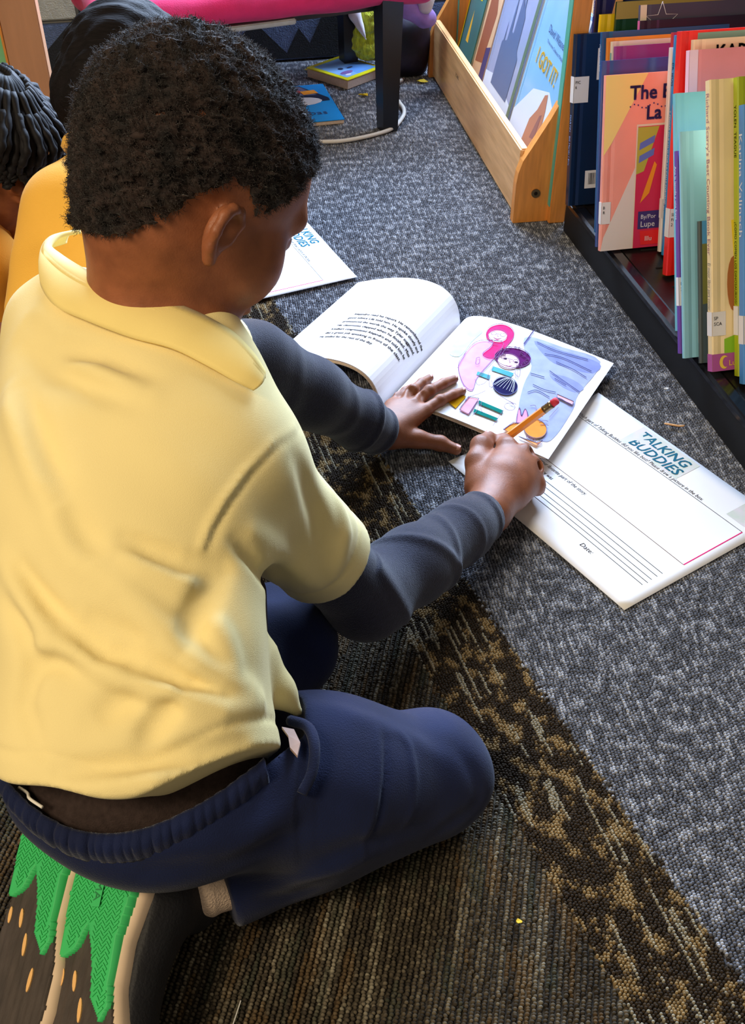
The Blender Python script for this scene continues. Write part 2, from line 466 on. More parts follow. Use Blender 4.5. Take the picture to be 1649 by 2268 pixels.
# ------------------------------------------------------------------ block wall behind the bench
WALL0 = np.array([0.0, 2.585, 0.0])
def wallpt(s, z, out=0.0): return tuple(WALL0 + VA * s - UA * out + np.array([0, 0, z]))
M_block = mat('painted_block', (176, 178, 172), 0.85, 0.10, 60, 0.8, 350, bdist=0.003)
M_blue = mat('blue_wall_paint', (84, 100, 136), 0.8, 0.15, 90, 0.8, 350, bdist=0.003)
M_mount = mat('black_wall_paint', (24, 26, 32), 0.8, 0.2, 120, 0.5, 350)
M_mortar = mat('mortar', (120, 120, 116), 0.95)
M_plaster = mat('upper_wall_paint', (190, 190, 186), 0.9, 0.04, 20)
def wbox(mb, s0, s1, z0, z1, o0, o1, ch=0.0):
    t = MB().box((s0, o0, z0), (s1, o1, z1), ch)
    mb.add([wallpt(x, z, -y) for x, y, z in t.v], t.f)
    return mb
wall = wbox(MB(), -1.6, 1.4, 0.0, 0.57, 0.006, 0.16).build('wall_back', M_mortar)
tag(wall, 'painted concrete block wall behind the pink bench', kind='structure')
for r, (z0, z1) in enumerate(((0.0, 0.108), (0.116, 0.308), (0.316, 0.508), (0.516, 0.57))):
    s = -1.58 + (0.2 if r % 2 else 0.0)
    while s < 1.38:
        e = min(s + 0.392, 1.39)
        mm = M_blue if s + 0.05 > -0.80 else M_block
        wbox(MB(), s, e, z0, z1, -0.004, 0.02, 0.003).build('block', mm, wall)
        s += 0.40
# mural: dark mountains painted over the blue blocks
for poly in ([(-0.40, 0.004), (-0.345, 0.03), (-0.276, 0.088), (-0.205, 0.016), (-0.205, 0.004)],
             [(-0.205, 0.004), (-0.205, 0.016), (-0.175, 0.070), (-0.150, 0.035), (-0.150, 0.004)],
             [(-0.150, 0.004), (-0.150, 0.035), (-0.108, 0.115), (-0.085, 0.26), (-0.058, 0.26), (-0.058, 0.004)],
             [(-0.80, 0.004), (-0.66, 0.13), (-0.56, 0.04), (-0.48, 0.11), (-0.40, 0.02), (-0.40, 0.004)]):
    t = MB().prism(poly[::-1], 0.0, 0.0015, 'y')
    MB().add([wallpt(x, z, 0.0045 + y) for x, y, z in t.v], t.f).build('mural', M_mount, wall)
# upper wall with the window opening that lets the daylight in
wu = MB()
wbox(wu, -1.6, 1.4, 0.57, 0.62, -0.01, 0.16); wbox(wu, -1.6, -0.70, 0.62, 1.66, 0.0, 0.16); wbox(wu, 1.3, 1.4, 0.62, 1.66, 0.0, 0.16); wbox(wu, -1.6, 1.4, 1.66, 2.5, 0.0, 0.16)
wu.build('wall_upper', M_plaster, None)['kind'] = 'structure'
wf = MB()
M_frame = mat('white_window_frame', (225, 226, 224), 0.4)
for (a, b_, c, d) in ((-0.70, -0.65, 0.62, 1.66), (1.25, 1.30, 0.62, 1.66), (-0.65, 1.25, 0.62, 0.67), (-0.65, 1.25, 1.61, 1.66), (0.28, 0.325, 0.67, 1.61)):
    wbox(wf, a, b_, c, d, 0.04, 0.10)
wf.build('window_1', M_frame)['kind'] = 'structure'

# ------------------------------------------------------------------ pink upholstered bench with black legs
M_pink = mat('magenta_fabric', (200, 28, 92), 0.9, 0.10, 30, 0.25, 500, sheen=0.12)
M_blackwood = mat('black_lacquer', (14, 14, 17), 0.35, 0.1, 40, 0.06, 120)
M_silver = mat('pale_webbing', (150, 152, 150), 0.6, 0.1, 60)
bw = math.radians(24)
bench = empty('bench', (0.03, 2.11, 0.0), (0, 0, bw))
tag(bench, 'low bench with a magenta upholstered seat and black tapered legs', 'bench')
sd = SDF((-0.62, -0.05, 0.21), (0.16, 0.46, 0.36), 0.006)
for x0, x1 in ((-0.555, 0.10),):
    sd.cap((x0 + 0.03, 0.0, 0.268), (x1 - 0.03, 0.0, 0.268), 0.032, k=0.0)
    for yy in np.arange(0.02, 0.40, 0.02): sd.cap((x0 + 0.03, yy, 0.268 + 0.012 * math.sin(yy / 0.36 * 3.14)), (x1 - 0.03, yy, 0.268 + 0.012 * math.sin(yy / 0.36 * 3.14)), 0.032, k=0.012)
sd.noise(0.003, 9, 3)
v_, f_ = sd.mesh(); np_mesh('seat', v_, f_, M_pink, bench)
def taper_leg(x, y, h, w0, w1):
    mb = MB()
    v = [(x + a * w1, y + b_ * w1, 0) for a, b_ in ((-1, -1), (1, -1), (1, 1), (-1, 1))] + [(x + a * w0, y + b_ * w0, h) for a, b_ in ((-1, -1), (1, -1), (1, 1), (-1, 1))]
    mb.add(v, [(3, 2, 1, 0), (4, 5, 6, 7), (0, 1, 5, 4), (1, 2, 6, 5), (2, 3, 7, 6), (3, 0, 4, 7)])
    return mb
for x, y in ((0.0, 0.0), (-0.5, 0.02), (0.069, 0.363), (-0.5, 0.36)):
    taper_leg(x, y, 0.262, 0.022, 0.016).build('leg', M_blackwood, bench)
MB().box((-0.52, 0.02, 0.222), (0.02, 0.05, 0.246), 0.002).build('rail', M_blackwood, bench)
MB().box((-0.36, -0.012, 0.226), (-0.19, 0.018, 0.236), 0.002).build('webbing_strip', M_silver, bench)

# ------------------------------------------------------------------ wooden face-out display rack
M_wood = mat('maple_laminate', (214, 162, 104), 0.42, 0.10, 7, 0.05, 60, rgb2=(224, 176, 120), stretch=(12, 1.2, 12), coat=0.12)
M_wood2 = mat('orange_birch_edge', (212, 138, 62), 0.45, 0.12, 9, 0.05, 60, stretch=(20, 20, 2.0))
M_teal = mat('teal_edge_strip', (86, 172, 150), 0.4)
M_screw = mat('brass_screw', (150, 124, 84), 0.35, metal=0.9)
RY = math.radians(8.8)
rack = empty('book_display_rack', (0.247, 1.70, 0.0), (0, 0, RY))
tag(rack, 'maple wood face-out book display rack with teal edge strip', 'book rack')
RL = 0.73
lobe = [(-0.008, 0.0), (0.052, 0.0), (0.052, 0.20), (0.040, 0.176), (0.012, 0.128), (0.0, 0.108), (-0.006, 0.088), (-0.008, 0.07)]
for yy, nm in ((-0.018, 'near'), (RL, 'far')):
    p = MB().prism(lobe[::-1], yy, yy + 0.018, 'y').build('end_lobe', M_wood2, rack)
    MB().box((0.052, yy - 0.012, 0.0), (0.081, yy + 0.010, 0.75), 0.0015).build('end_panel', M_wood2, rack)
    MB().box((0.0505, yy - 0.010, 0.03), (0.052, yy + 0.008, 0.75)).build('edge_strip', M_teal, rack)
    sc = MB(); sc.tube([(0.027, yy - 0.0025, 0.052), (0.027, yy + 0.0, 0.052)], 0.0075, 16)
    scr = sc.build('screw', M_screw, rack)
    MB().tube([(0.027, yy - 0.0032, 0.052), (0.027, yy - 0.0024, 0.052)], 0.0034, 6).build('socket', mat('screw_socket', (50, 40, 28), 0.5, metal=0.8), scr)
MB().box((0.0, 0.0, 0.004), (0.014, RL, 0.122), 0.0025).build('front_lip', M_wood, rack)
MB().box((0.014, 0.0, 0.02), (0.11, RL, 0.034)).build('ledge', M_wood, rack)
bk = MB(); bk.add([(0.062, 0, 0.034), (0.072, 0, 0.034), (0.072, RL, 0.034), (0.062, RL, 0.034), (0.150, 0, 0.44), (0.160, 0, 0.44), (0.160, RL, 0.44), (0.150, RL, 0.44)],
       [(0, 3, 2, 1), (4, 5, 6, 7), (0, 1, 5, 4), (1, 2, 6, 5), (2, 3, 7, 6), (3, 0, 4, 7)])
bk.build('slanted_back', M_wood, rack)
stamp = mat('burnt_stamp', (70, 46, 30), 0.6)
lettering('maker_stamp', rack, 'ECR4K', 0.011, stamp, lambda x, y: (-0.0006, 0.50 - x * 0.9, 0.078 + y))

# ------------------------------------------------------------------ dark shelf unit
M_dark = mat('black_brown_laminate', (22, 19, 20), 0.32, 0.2, 14, 0.05, 90, stretch=(1, 8, 1))
M_kick = mat('black_kickplate', (10, 10, 12), 0.6)
SH0 = np.array([0.456, 0.991, 0.0])
def shp(a, dpt, z): return SH0 + UA * a + VA * dpt + np.array([0, 0, z])   # along, depth, height
shelf = empty('bookshelf', tuple(SH0), (0, 0, YAW))
tag(shelf, 'low black bookshelf with slotted bottom board along the carpet', 'bookshelf')
# local axes: X = depth, Y = along
MB().box((0.004, -0.45, 0.0), (0.018, 0.675, 0.046)).build('kickplate', M_kick, shelf)
MB().box((0.0, -0.45, 0.046), (0.022, 0.675, 0.060), 0.004).build('front_edge', mat('glossy_black_edge', (20, 20, 26), 0.16, coat=0.5), shelf)
MB().box((0.022, -0.45, 0.046), (0.34, 0.702, 0.0585)).build('bottom_board', M_dark, shelf)
for k in range(18):
    y0 = -0.40 + k * 0.058
    MB().box((0.05, y0, 0.0584), (0.085, y0 + 0.0035, 0.0592)).build('slot', mat('slot_black', (3, 3, 3), 0.9), shelf)
MB().box((0.115, 0.702, 0.046), (0.33, 0.775, 0.0585)).build('bottom_board', M_dark, shelf)
MB().box((0.33, -0.45, 0.0), (0.35, 0.775, 0.5)).build('back_panel', M_dark, shelf)
MB().box((0.115, 0.775, 0.0), (0.35, 0.789, 0.5)).build('end_panel', M_dark, shelf)
MB().box((0.0, -0.47, 0.0), (0.35, -0.45, 0.5)).build('end_panel', M_dark, shelf)
# ------------------------------------------------------------------ the boy who kneels and writes
M_skin = mat('brown_skin', (138, 82, 54), 0.5, 0.10, 60, 0.12, 700, spec=0.35, sss=0.12, rgb2=(146, 88, 58))
M_hair = mat('black_curly_hair', (24, 20, 21), 0.8, 0.35, 55, sheen=0.15, rgb2=(44, 33, 30), spec=0.2)
M_polo = mat('pale_yellow_pique', (238, 219, 156), 0.9, 0.03, 12, 0.35, 1500, sheen=0.15, spec=0.2, bdist=0.0008)
M_thermal = mat('navy_thermal_knit', (40, 41, 58), 0.95, 0.15, 300, 0.5, 900, sheen=0.3, stretch=(1, 1, 1), spec=0.15)
M_brownvest = mat('dark_brown_undershirt', (52, 42, 40), 0.95, 0.2, 200, 0.4, 900, spec=0.1)
M_navy = mat('navy_twill', (17, 27, 62), 0.85, 0.18, 25, 0.3, 900, sheen=0.12, spec=0.2)
M_sock = mat('cream_sock', (226, 200, 178), 0.95, 0.06, 300, 0.8, 600)
M_nail = mat('fingernail', (190, 132, 112), 0.35)

boy = empty('person', (-0.17, 0.45, 0.0))
tag(boy, 'kneeling child in a pale yellow polo writing with a pencil', 'person')
BO = np.array([-0.17, 0.45, 0.0])
def boy_mesh(name, v, f, m, parent=None, smooth=True):
    return np_mesh(name, np.asarray(v) - BO, f, m, parent or boy, smooth)

HEM = np.array([-0.171, 0.456, 0.180]); NB = np.array([-0.176, 0.742, 0.368])
RD = (0.96, -0.28, 0.0)
SR = np.array([-0.112, 0.634, 0.292]); ER = np.array([-0.006, 0.690, 0.092]); WR = np.array([0.128, 0.866, 0.048])
SL = np.array([-0.258, 0.775, 0.330]); EL = np.array([-0.125, 0.925, 0.205]); WL = np.array([0.012, 1.034, 0.030])
HIPR = np.array([-0.130, 0.445, 0.135]); KR = np.array([0.044, 0.518, 0.054]); AR = np.array([-0.135, 0.424, 0.052])
HIPL = np.array([-0.235, 0.515, 0.130]); KL = np.array([-0.092, 0.662, 0.058]); AL = np.array([-0.205, 0.455, 0.052])
def lerp(a, b, t): return np.asarray(a) * (1 - t) + np.asarray(b) * t

# ---- head and body
HC = np.array([-0.140, 0.774, 0.471]); HM = frame(math.radians(33.6), math.radians(39), math.radians(11.3)); HS = 0.955
def hp(x, y, z): return HC + HM @ (HS * np.array([x, y, z]))
def hell(s, c, r, k=0.012, mode='u', M=None): s.ell(hp(*c), np.array(r) * HS, HM if M is None else HM @ M, k, mode)
def head_sdf(s):
    hell(s, (0, -0.006, 0.020), (0.073, 0.093, 0.084), 0.0)
    hell(s, (0, 0.030, 0.018), (0.066, 0.064, 0.060), 0.03)
    hell(s, (0, 0.034, -0.050), (0.054, 0.056, 0.056), 0.035)
    hell(s, (0, 0.050, -0.075), (0.036, 0.036, 0.034), 0.02)
    hell(s, (0, 0.074, -0.098), (0.018, 0.015, 0.014), 0.018)
    for q in (-1, 1):
        hell(s, (q * 0.038, 0.058, -0.046), (0.026, 0.027, 0.030), 0.02)
        s.cap(hp(q * 0.012, 0.094, 0.008), hp(q * 0.044, 0.080, 0.004), 0.010, 0.009, 0.014)      # brow
        hell(s, (q * 0.031, 0.094, -0.014), (0.015, 0.010, 0.010), 0.012, 's')                     # eye socket
        hell(s, (q * 0.031, 0.080, -0.015), (0.0135, 0.0125, 0.0115), 0.004)                       # eye under its lid
        hell(s, (q * 0.011, 0.102, -0.042), (0.0085, 0.009, 0.0075), 0.006)                        # nostril wing
    s.cap(hp(0, 0.092, -0.006), hp(0, 0.107, -0.038), 0.007, 0.0095, 0.010)
    hell(s, (0, 0.094, -0.066), (0.020, 0.011, 0.0075), 0.006)
    hell(s, (0, 0.092, -0.079), (0.017, 0.010, 0.0075), 0.005)
    # ears: bowl, helix rim, lobe
    for q in (-1, 1):
        def ep(y, z, o): return hp(q * (0.0705 + o * 0.85), y * 0.8 - 0.001, (z + 0.026) * 0.8 - 0.034)
        rim = [(0.010, -0.032, 0.003), (0.012, -0.012, 0.006), (0.004, -0.003, 0.010), (-0.008, -0.004, 0.015), (-0.017, -0.013, 0.019), (-0.019, -0.029, 0.019), (-0.013, -0.045, 0.012), (-0.004, -0.056, 0.005)]
        s.chain([ep(*p) for p in rim], [0.0030, 0.0038, 0.0040, 0.0042, 0.0042, 0.0040, 0.0040, 0.0048], 0.003)
        s.ell(ep(-0.005, -0.027, 0.004), (0.006, 0.0115, 0.020), HM, 0.006)
        s.ell(ep(-0.001, -0.023, 0.014), (0.006, 0.0070, 0.0115), HM, 0.004, 's')
    # neck
    s.cap(hp(0, -0.022, -0.052), NB + np.array([0.0, 0.0, 0.005]), 0.046, 0.049, 0.03)
sb = SDF((-0.30, 0.36, 0.06), (0.02, 0.92, 0.64), 0.0024)
head_sdf(sb)
# trunk and shoulders under the clothes
sb.loft(HEM, NB, RD, [0.08, 0.25, 0.6, 0.85, 1.0], [0] * 5, [0] * 5, [0.065, 0.075, 0.082, 0.075, 0.045], [0.058, 0.058, 0.06, 0.05, 0.042], 0.03)
v1, f1 = sb.mesh()

# ---- left hand: flat, fingers spread on the page, thumb on the carpet
def hand_chain(s, pts, rr, k=0.004): s.chain([np.array(p, float) for p in pts], rr, k)
sl_ = SDF((-0.11, 0.95, -0.002), (0.14, 1.17, 0.13), 0.0013)
fL = lerp(EL, WL, 0.55)
sl_.cap(fL, WL, 0.026, 0.0195, 0.01)
sl_.ell(WL + np.array([0.004, 0.004, 0.0]), (0.021, 0.021, 0.015), None, 0.012)
pk = [np.array(p) for p in ((0.066, 1.074, 0.036), (0.052, 1.083, 0.0395), (0.037, 1.088, 0.0385), (0.024, 1.087, 0.034))]
for i, p in enumerate(pk):
    sl_.cap(WL + np.array([0.006, 0.004, 0.002]) + np.array([0.006, -0.002, 0]) * (1.5 - i), p, 0.0145, 0.0092, 0.010)
fing = [[pk[0], (0.086, 1.090, 0.0405), (0.103, 1.104, 0.0395), (0.116, 1.115, 0.0375)],
        [pk[1], (0.073, 1.106, 0.0445), (0.092, 1.125, 0.043), (0.107, 1.139, 0.040)],
        [pk[2], (0.052, 1.108, 0.044), (0.064, 1.126, 0.043), (0.075, 1.141, 0.0405)],
        [pk[3], (0.034, 1.101, 0.039), (0.042, 1.113, 0.039), (0.049, 1.123, 0.0375)]]
frad = [[0.0085, 0.0068, 0.0064, 0.0052], [0.0085, 0.0070, 0.0065, 0.0054], [0.0082, 0.0068, 0.0062, 0.0052], [0.0075, 0.0060, 0.0054, 0.0046]]
for p, r in zip(fing, frad):
    hand_chain(sl_, p, r, 0.003)
    sl_.ell(p[1], (r[1] * 1.10,) * 3, None, 0.003)
sl_.chain([np.array(p) for p in ((0.026, 1.032, 0.026), (0.056, 1.036, 0.020), (0.085, 1.036, 0.0130), (0.104, 1.028, 0.0095))], [0.0150, 0.0112, 0.0088, 0.0070], 0.006)
sl_.ell((0.084, 1.036, 0.0135), (0.0094,) * 3, None, 0.003)
for i in range(3):      # hollows between the knuckles
    sl_.ell((pk[i] + pk[i + 1]) / 2 + np.array([0.004, 0.010, 0.012]), (0.004, 0.009, 0.006), None, 0.006, 's')
v2, f2 = sl_.mesh()

# ---- right hand: fist round the pencil
PT = np.array([0.122, 1.008, 0.0025]); PE = np.array([0.2165, 1.003, 0.102])          # pencil tip and end
PD = (PE - PT) / np.linalg.norm(PE - PT)
sr_ = SDF((0.03, 0.76, 0.0), (0.23, 1.04, 0.12), 0.0013)
fR = lerp(ER, WR, 0.55)
sr_.cap(fR, WR, 0.026, 0.0215, 0.01)
PALM = np.array([0.150, 0.922, 0.044])
mf = np.array([0.42, 0.88, 0.0]); mf /= np.linalg.norm(mf); ms = np.array([0.88, -0.42, 0.0]); ms /= np.linalg.norm(ms)
PMm = np.stack([ms, mf, np.array([0, 0, 1.0])], 1)
sr_.ell(PALM, (0.037, 0.044, 0.026), PMm, 0.02)
sr_.cap(WR, PALM, 0.022, 0.028, 0.02)
kn = [np.array(p) for p in ((0.158, 0.966, 0.060), (0.176, 0.958, 0.056), (0.187, 0.944, 0.047), (0.189, 0.926, 0.036))]
for i, p in enumerate(kn): sr_.cap(PALM + np.array([0, 0, 0.004]), p, 0.021, [0.0125, 0.0125, 0.0115, 0.0105][i], 0.012)
ff = [[kn[0], (0.156, 0.990, 0.050), (0.144, 1.002, 0.034), (0.134, 1.005, 0.020)],
      [kn[1], (0.179, 0.982, 0.040), (0.163, 0.994, 0.024), (0.146, 0.994, 0.014)],
      [kn[2], (0.193, 0.962, 0.030), (0.178, 0.974, 0.014), (0.160, 0.976, 0.010)],
      [kn[3], (0.193, 0.938, 0.022), (0.184, 0.948, 0.011), (0.168, 0.954, 0.009)]]
fr2 = [[0.0115, 0.0098, 0.0085, 0.0068], [0.0115, 0.0098, 0.0085, 0.007], [0.0105, 0.0092, 0.0080, 0.0068], [0.0095, 0.0085, 0.0075, 0.006]]
for p, r in zip(ff, fr2): hand_chain(sr_, p, r, 0.005)
sr_.chain([np.array(p) for p in ((0.122, 0.912, 0.045), (0.121, 0.944, 0.056), (0.127, 0.970, 0.060), (0.138, 0.990, 0.056))], [0.0175, 0.0128, 0.0110, 0.0086], 0.008)
for i in range(3): sr_.ell((kn[i] + kn[i + 1]) / 2 + np.array([0.004, 0.006, 0.011]), (0.004, 0.006, 0.005), None, 0.005, 's')
v3, f3 = sr_.mesh()
vb = np.concatenate([v1, v2, v3]); fb = np.concatenate([f1, f2 + len(v1), f3 + len(v1) + len(v2)])
body = boy_mesh('body', vb, fb, M_skin)
def nail(c, n, d, w, l):
    n = np.array(n, float); n /= np.linalg.norm(n); d = np.array(d, float); d -= (d @ n) * n; d /= np.linalg.norm(d); s_ = np.cross(d, n)
    V = []; F = []
    for i in range(5):
        for j in range(7):
            a = (j / 6 - 0.5) * 2; b_ = (i / 4 - 0.5) * 2
            wd = w * (1 - 0.25 * b_ * b_)
            V.append(np.array(c) - BO + d * b_ * l + s_ * a * wd - n * (a * a * w * 0.35 + b_ * b_ * 0.0003))
    for i in range(4):
        for j in range(6): F.append((i * 7 + j, i * 7 + j + 1, i * 7 + j + 8, i * 7 + j + 7))
    o = mobj('fingernail', V, F, M_nail, body, True); return o
nail((0.1035, 1.0275, 0.0166), (0.05, -0.18, 0.98), (0.92, -0.38, -0.1), 0.0052, 0.0062)
for (a, b_) in ((fing[0][2], fing[0][3]), (fing[1][2], fing[1][3]), (fing[2][2], fing[2][3]), (fing[3][2], fing[3][3])):
    a = np.array(a); b_ = np.array(b_)
    nail(b_ + np.array([0, 0, 0.0052]), (0.0, 0.12, 1), b_ - a, 0.0036, 0.0042)
nail((0.1345, 0.9905, 0.0645), (-0.3, 0.2, 1), (0.4, 0.85, -0.2), 0.0046, 0.0052)

# ---- hair: cropped curls
def hair_line(y): return np.interp(y, [-0.11, -0.085, -0.06, -0.042, -0.028, -0.012, 0.004, 0.018, 0.030, 0.045, 0.062, 0.08, 0.1],
                                   [-0.086, -0.084, -0.072, -0.048, -0.016, 0.0, 0.004, -0.008, -0.010, 0.014, 0.036, 0.054, 0.064])
hs = SDF(HC - 0.125, HC + 0.125, 0.0018)
hell(hs, (0, -0.006, 0.020), (0.0765, 0.0975, 0.0885), 0.0)
hell(hs, (0, 0.030, 0.018), (0.069, 0.067, 0.063), 0.03)
hs.cap(hp(0, -0.030, -0.03), hp(0, -0.022, -0.078), 0.052, 0.046, 0.02)
X = hs.ax[0][:, None, None] - HC[0]; Y = hs.ax[1][None, :, None] - HC[1]; Z = hs.ax[2][None, None, :] - HC[2]
ly = X * HM[0, 1] + Y * HM[1, 1] + Z * HM[2, 1]; lz = X * HM[0, 2] + Y * HM[1, 2] + Z * HM[2, 2]; ly = ly / HS; lz = lz / HS
cut = np.interp(ly.ravel(), np.linspace(-0.12, 0.12, 200), hair_line(np.linspace(-0.12, 0.12, 200))).reshape(ly.shape) - lz
hs.noise(0.0022, 75, 5); hs.noise(0.0020, 150, 6)
hs.comb((slice(None),) * 3, (cut * 0.8 + 0.003 * np.sin(ly * 500) * np.sin(lz * 430)).astype(np.float32), 0.006, 'i')
hv, hf = hs.mesh()
hair = boy_mesh('hair', hv, hf, M_hair)
def tri_strands(name, base, nrm, n, ln, rad, curl, m, parent, org, seed=1):
    """short curled fibres standing on a surface, joined into one mesh"""
    r = np.random.default_rng(seed); pick = r.integers(0, len(base), n)
    b = base[pick] + r.normal(size=(n, 3)) * 0.0008; nn = nrm[pick] + r.normal(size=(n, 3)) * 0.55
    nn /= np.linalg.norm(nn, axis=1)[:, None]
    t1 = np.cross(nn, r.normal(size=(n, 3))); t1 /= np.linalg.norm(t1, axis=1)[:, None]; t2 = np.cross(nn, t1)
    ph = r.uniform(0, 6.28, n); L_ = ln * r.uniform(0.5, 1.15, n)
    P = []
    for i in range(4):
        q = i / 3
        a = ph + q * 4.2
        P.append(b + nn * (L_ * q)[:, None] + (t1 * np.cos(a)[:, None] + t2 * np.sin(a)[:, None]) * (curl * min(1, q * 2)))
    V = []
    for i in range(4):
        w = rad * (1 - 0.6 * i / 3)
        for k in range(3):
            c_, s_ = math.cos(2.094 * k), math.sin(2.094 * k)
            V.append(P[i] + (t1 * c_ + t2 * s_) * w)
    V = np.stack(V, 1).reshape(-1, 3)
    Q = []
    for i in range(3):
        for k in range(3):
            k2 = (k + 1) % 3; Q.append([i * 3 + k, i * 3 + k2, i * 3 + 3 + k2, i * 3 + 3 + k])
    Q = (np.arange(n)[:, None, None] * 12 + np.array(Q)[None]).reshape(-1, 4)
    return np_mesh(name, V - org, Q, m, parent)
def approx_normals(v, f):
    n = np.zeros_like(v); e = np.cross(v[f[:, 2]] - v[f[:, 0]], v[f[:, 3]] - v[f[:, 1]])
    for k in range(4): np.add.at(n, f[:, k], e)
    return n / (np.linalg.norm(n, axis=1)[:, None] + 1e-12)
hn = approx_normals(hv, hf)
loc = (hv - HC) @ HM
keep = ((hv - HC) * hn).sum(1) > 0.02
curls = tri_strands('curls', hv[keep], hn[keep], 42000, 0.0042, 0.00024, 0.0010, M_hair, hair, BO, 3)
curls['kind'] = 'stuff'

# ---- polo shirt
def ring_fold(s, c, ax, R, amp, w, tilt=(0, 0, 0)):
    ax = np.array(ax) / np.linalg.norm(ax) + np.array(tilt); ax /= np.linalg.norm(ax)
    o = np.cross(ax, [0.3, 0.2, 0.9]); o /= np.linalg.norm(o); p = np.cross(ax, o)
    pts = [c + (o * math.cos(a) + p * math.sin(a)) * R for a in np.linspace(0, 2 * math.pi, 14)]
    P = np.array(pts); sl, X, Y, Z = s.reg(P.min(0) - 3 * w, P.max(0) + 3 * w)
    x, y, z = X - c[0], Y - c[1], Z - c[2]; t = x * ax[0] + y * ax[1] + z * ax[2]
    s.d[sl] -= (amp * np.exp(-(t / w) ** 2)).astype(np.float32)
sp = SDF((-0.40, 0.33, 0.03), (0.06, 0.93, 0.46), 0.0026)
ts = [-0.11, -0.05, 0.12, 0.30, 0.50, 0.70, 0.85, 0.95, 1.04]
sp.loft(HEM, NB, RD, ts, [0.004, 0.0, -0.004, -0.006, -0.004, -0.002, 0, 0, 0], [-0.004, 0.0, 0.004, 0.006, 0.008, 0.008, 0.004, 0.0, -0.004],
        [0.106, 0.105, 0.102, 0.100, 0.103, 0.106, 0.092, 0.072, 0.054], [0.080, 0.078, 0.074, 0.074, 0.076, 0.068, 0.054, 0.044, 0.038], 0.02, pw=2.3, endk=0.006)
CUFR = lerp(SR, ER, 0.66); CUFL = lerp(SL, EL, 0.80)
sp.cap(SR - np.array([0.03, -0.012, -0.008]), SR, 0.056, 0.054, 0.04); sp.cap(SR, lerp(SR, ER, 0.95), 0.053, 0.043, 0.022)
sp.cap(SL + np.array([0.03, -0.03, 0.01]), SL, 0.054, 0.050, 0.05); sp.cap(SL + np.array([0.010, -0.045, -0.02]), SL + np.array([0.01, -0.15, -0.07]), 0.05, 0.05, 0.05); sp.cap(SL, lerp(SL, EL, 0.95), 0.049, 0.045, 0.022)
def cut_after(s, P, D, rad):
    """open a sleeve: remove everything past P along D within rad"""
    D = np.array(D) / np.linalg.norm(D)
    s.cap(P + D * (rad + 0.0), P + D * (rad + 0.16), rad, rad, 0.0, 's') if False else None
    lo = np.minimum(P, P + D * 0.2) - rad; hi = np.maximum(P, P + D * 0.2) + rad
    sl, X, Y, Z = s.reg(lo, hi)
    x, y, z = X - P[0], Y - P[1], Z - P[2]
    t = x * D[0] + y * D[1] + z * D[2]
    rr = np.sqrt(np.maximum(x * x + y * y + z * z - t * t, 0))
    d = np.maximum(-t, rr - rad)
    s.comb(sl, d.astype(np.float32), 0.003, 's')
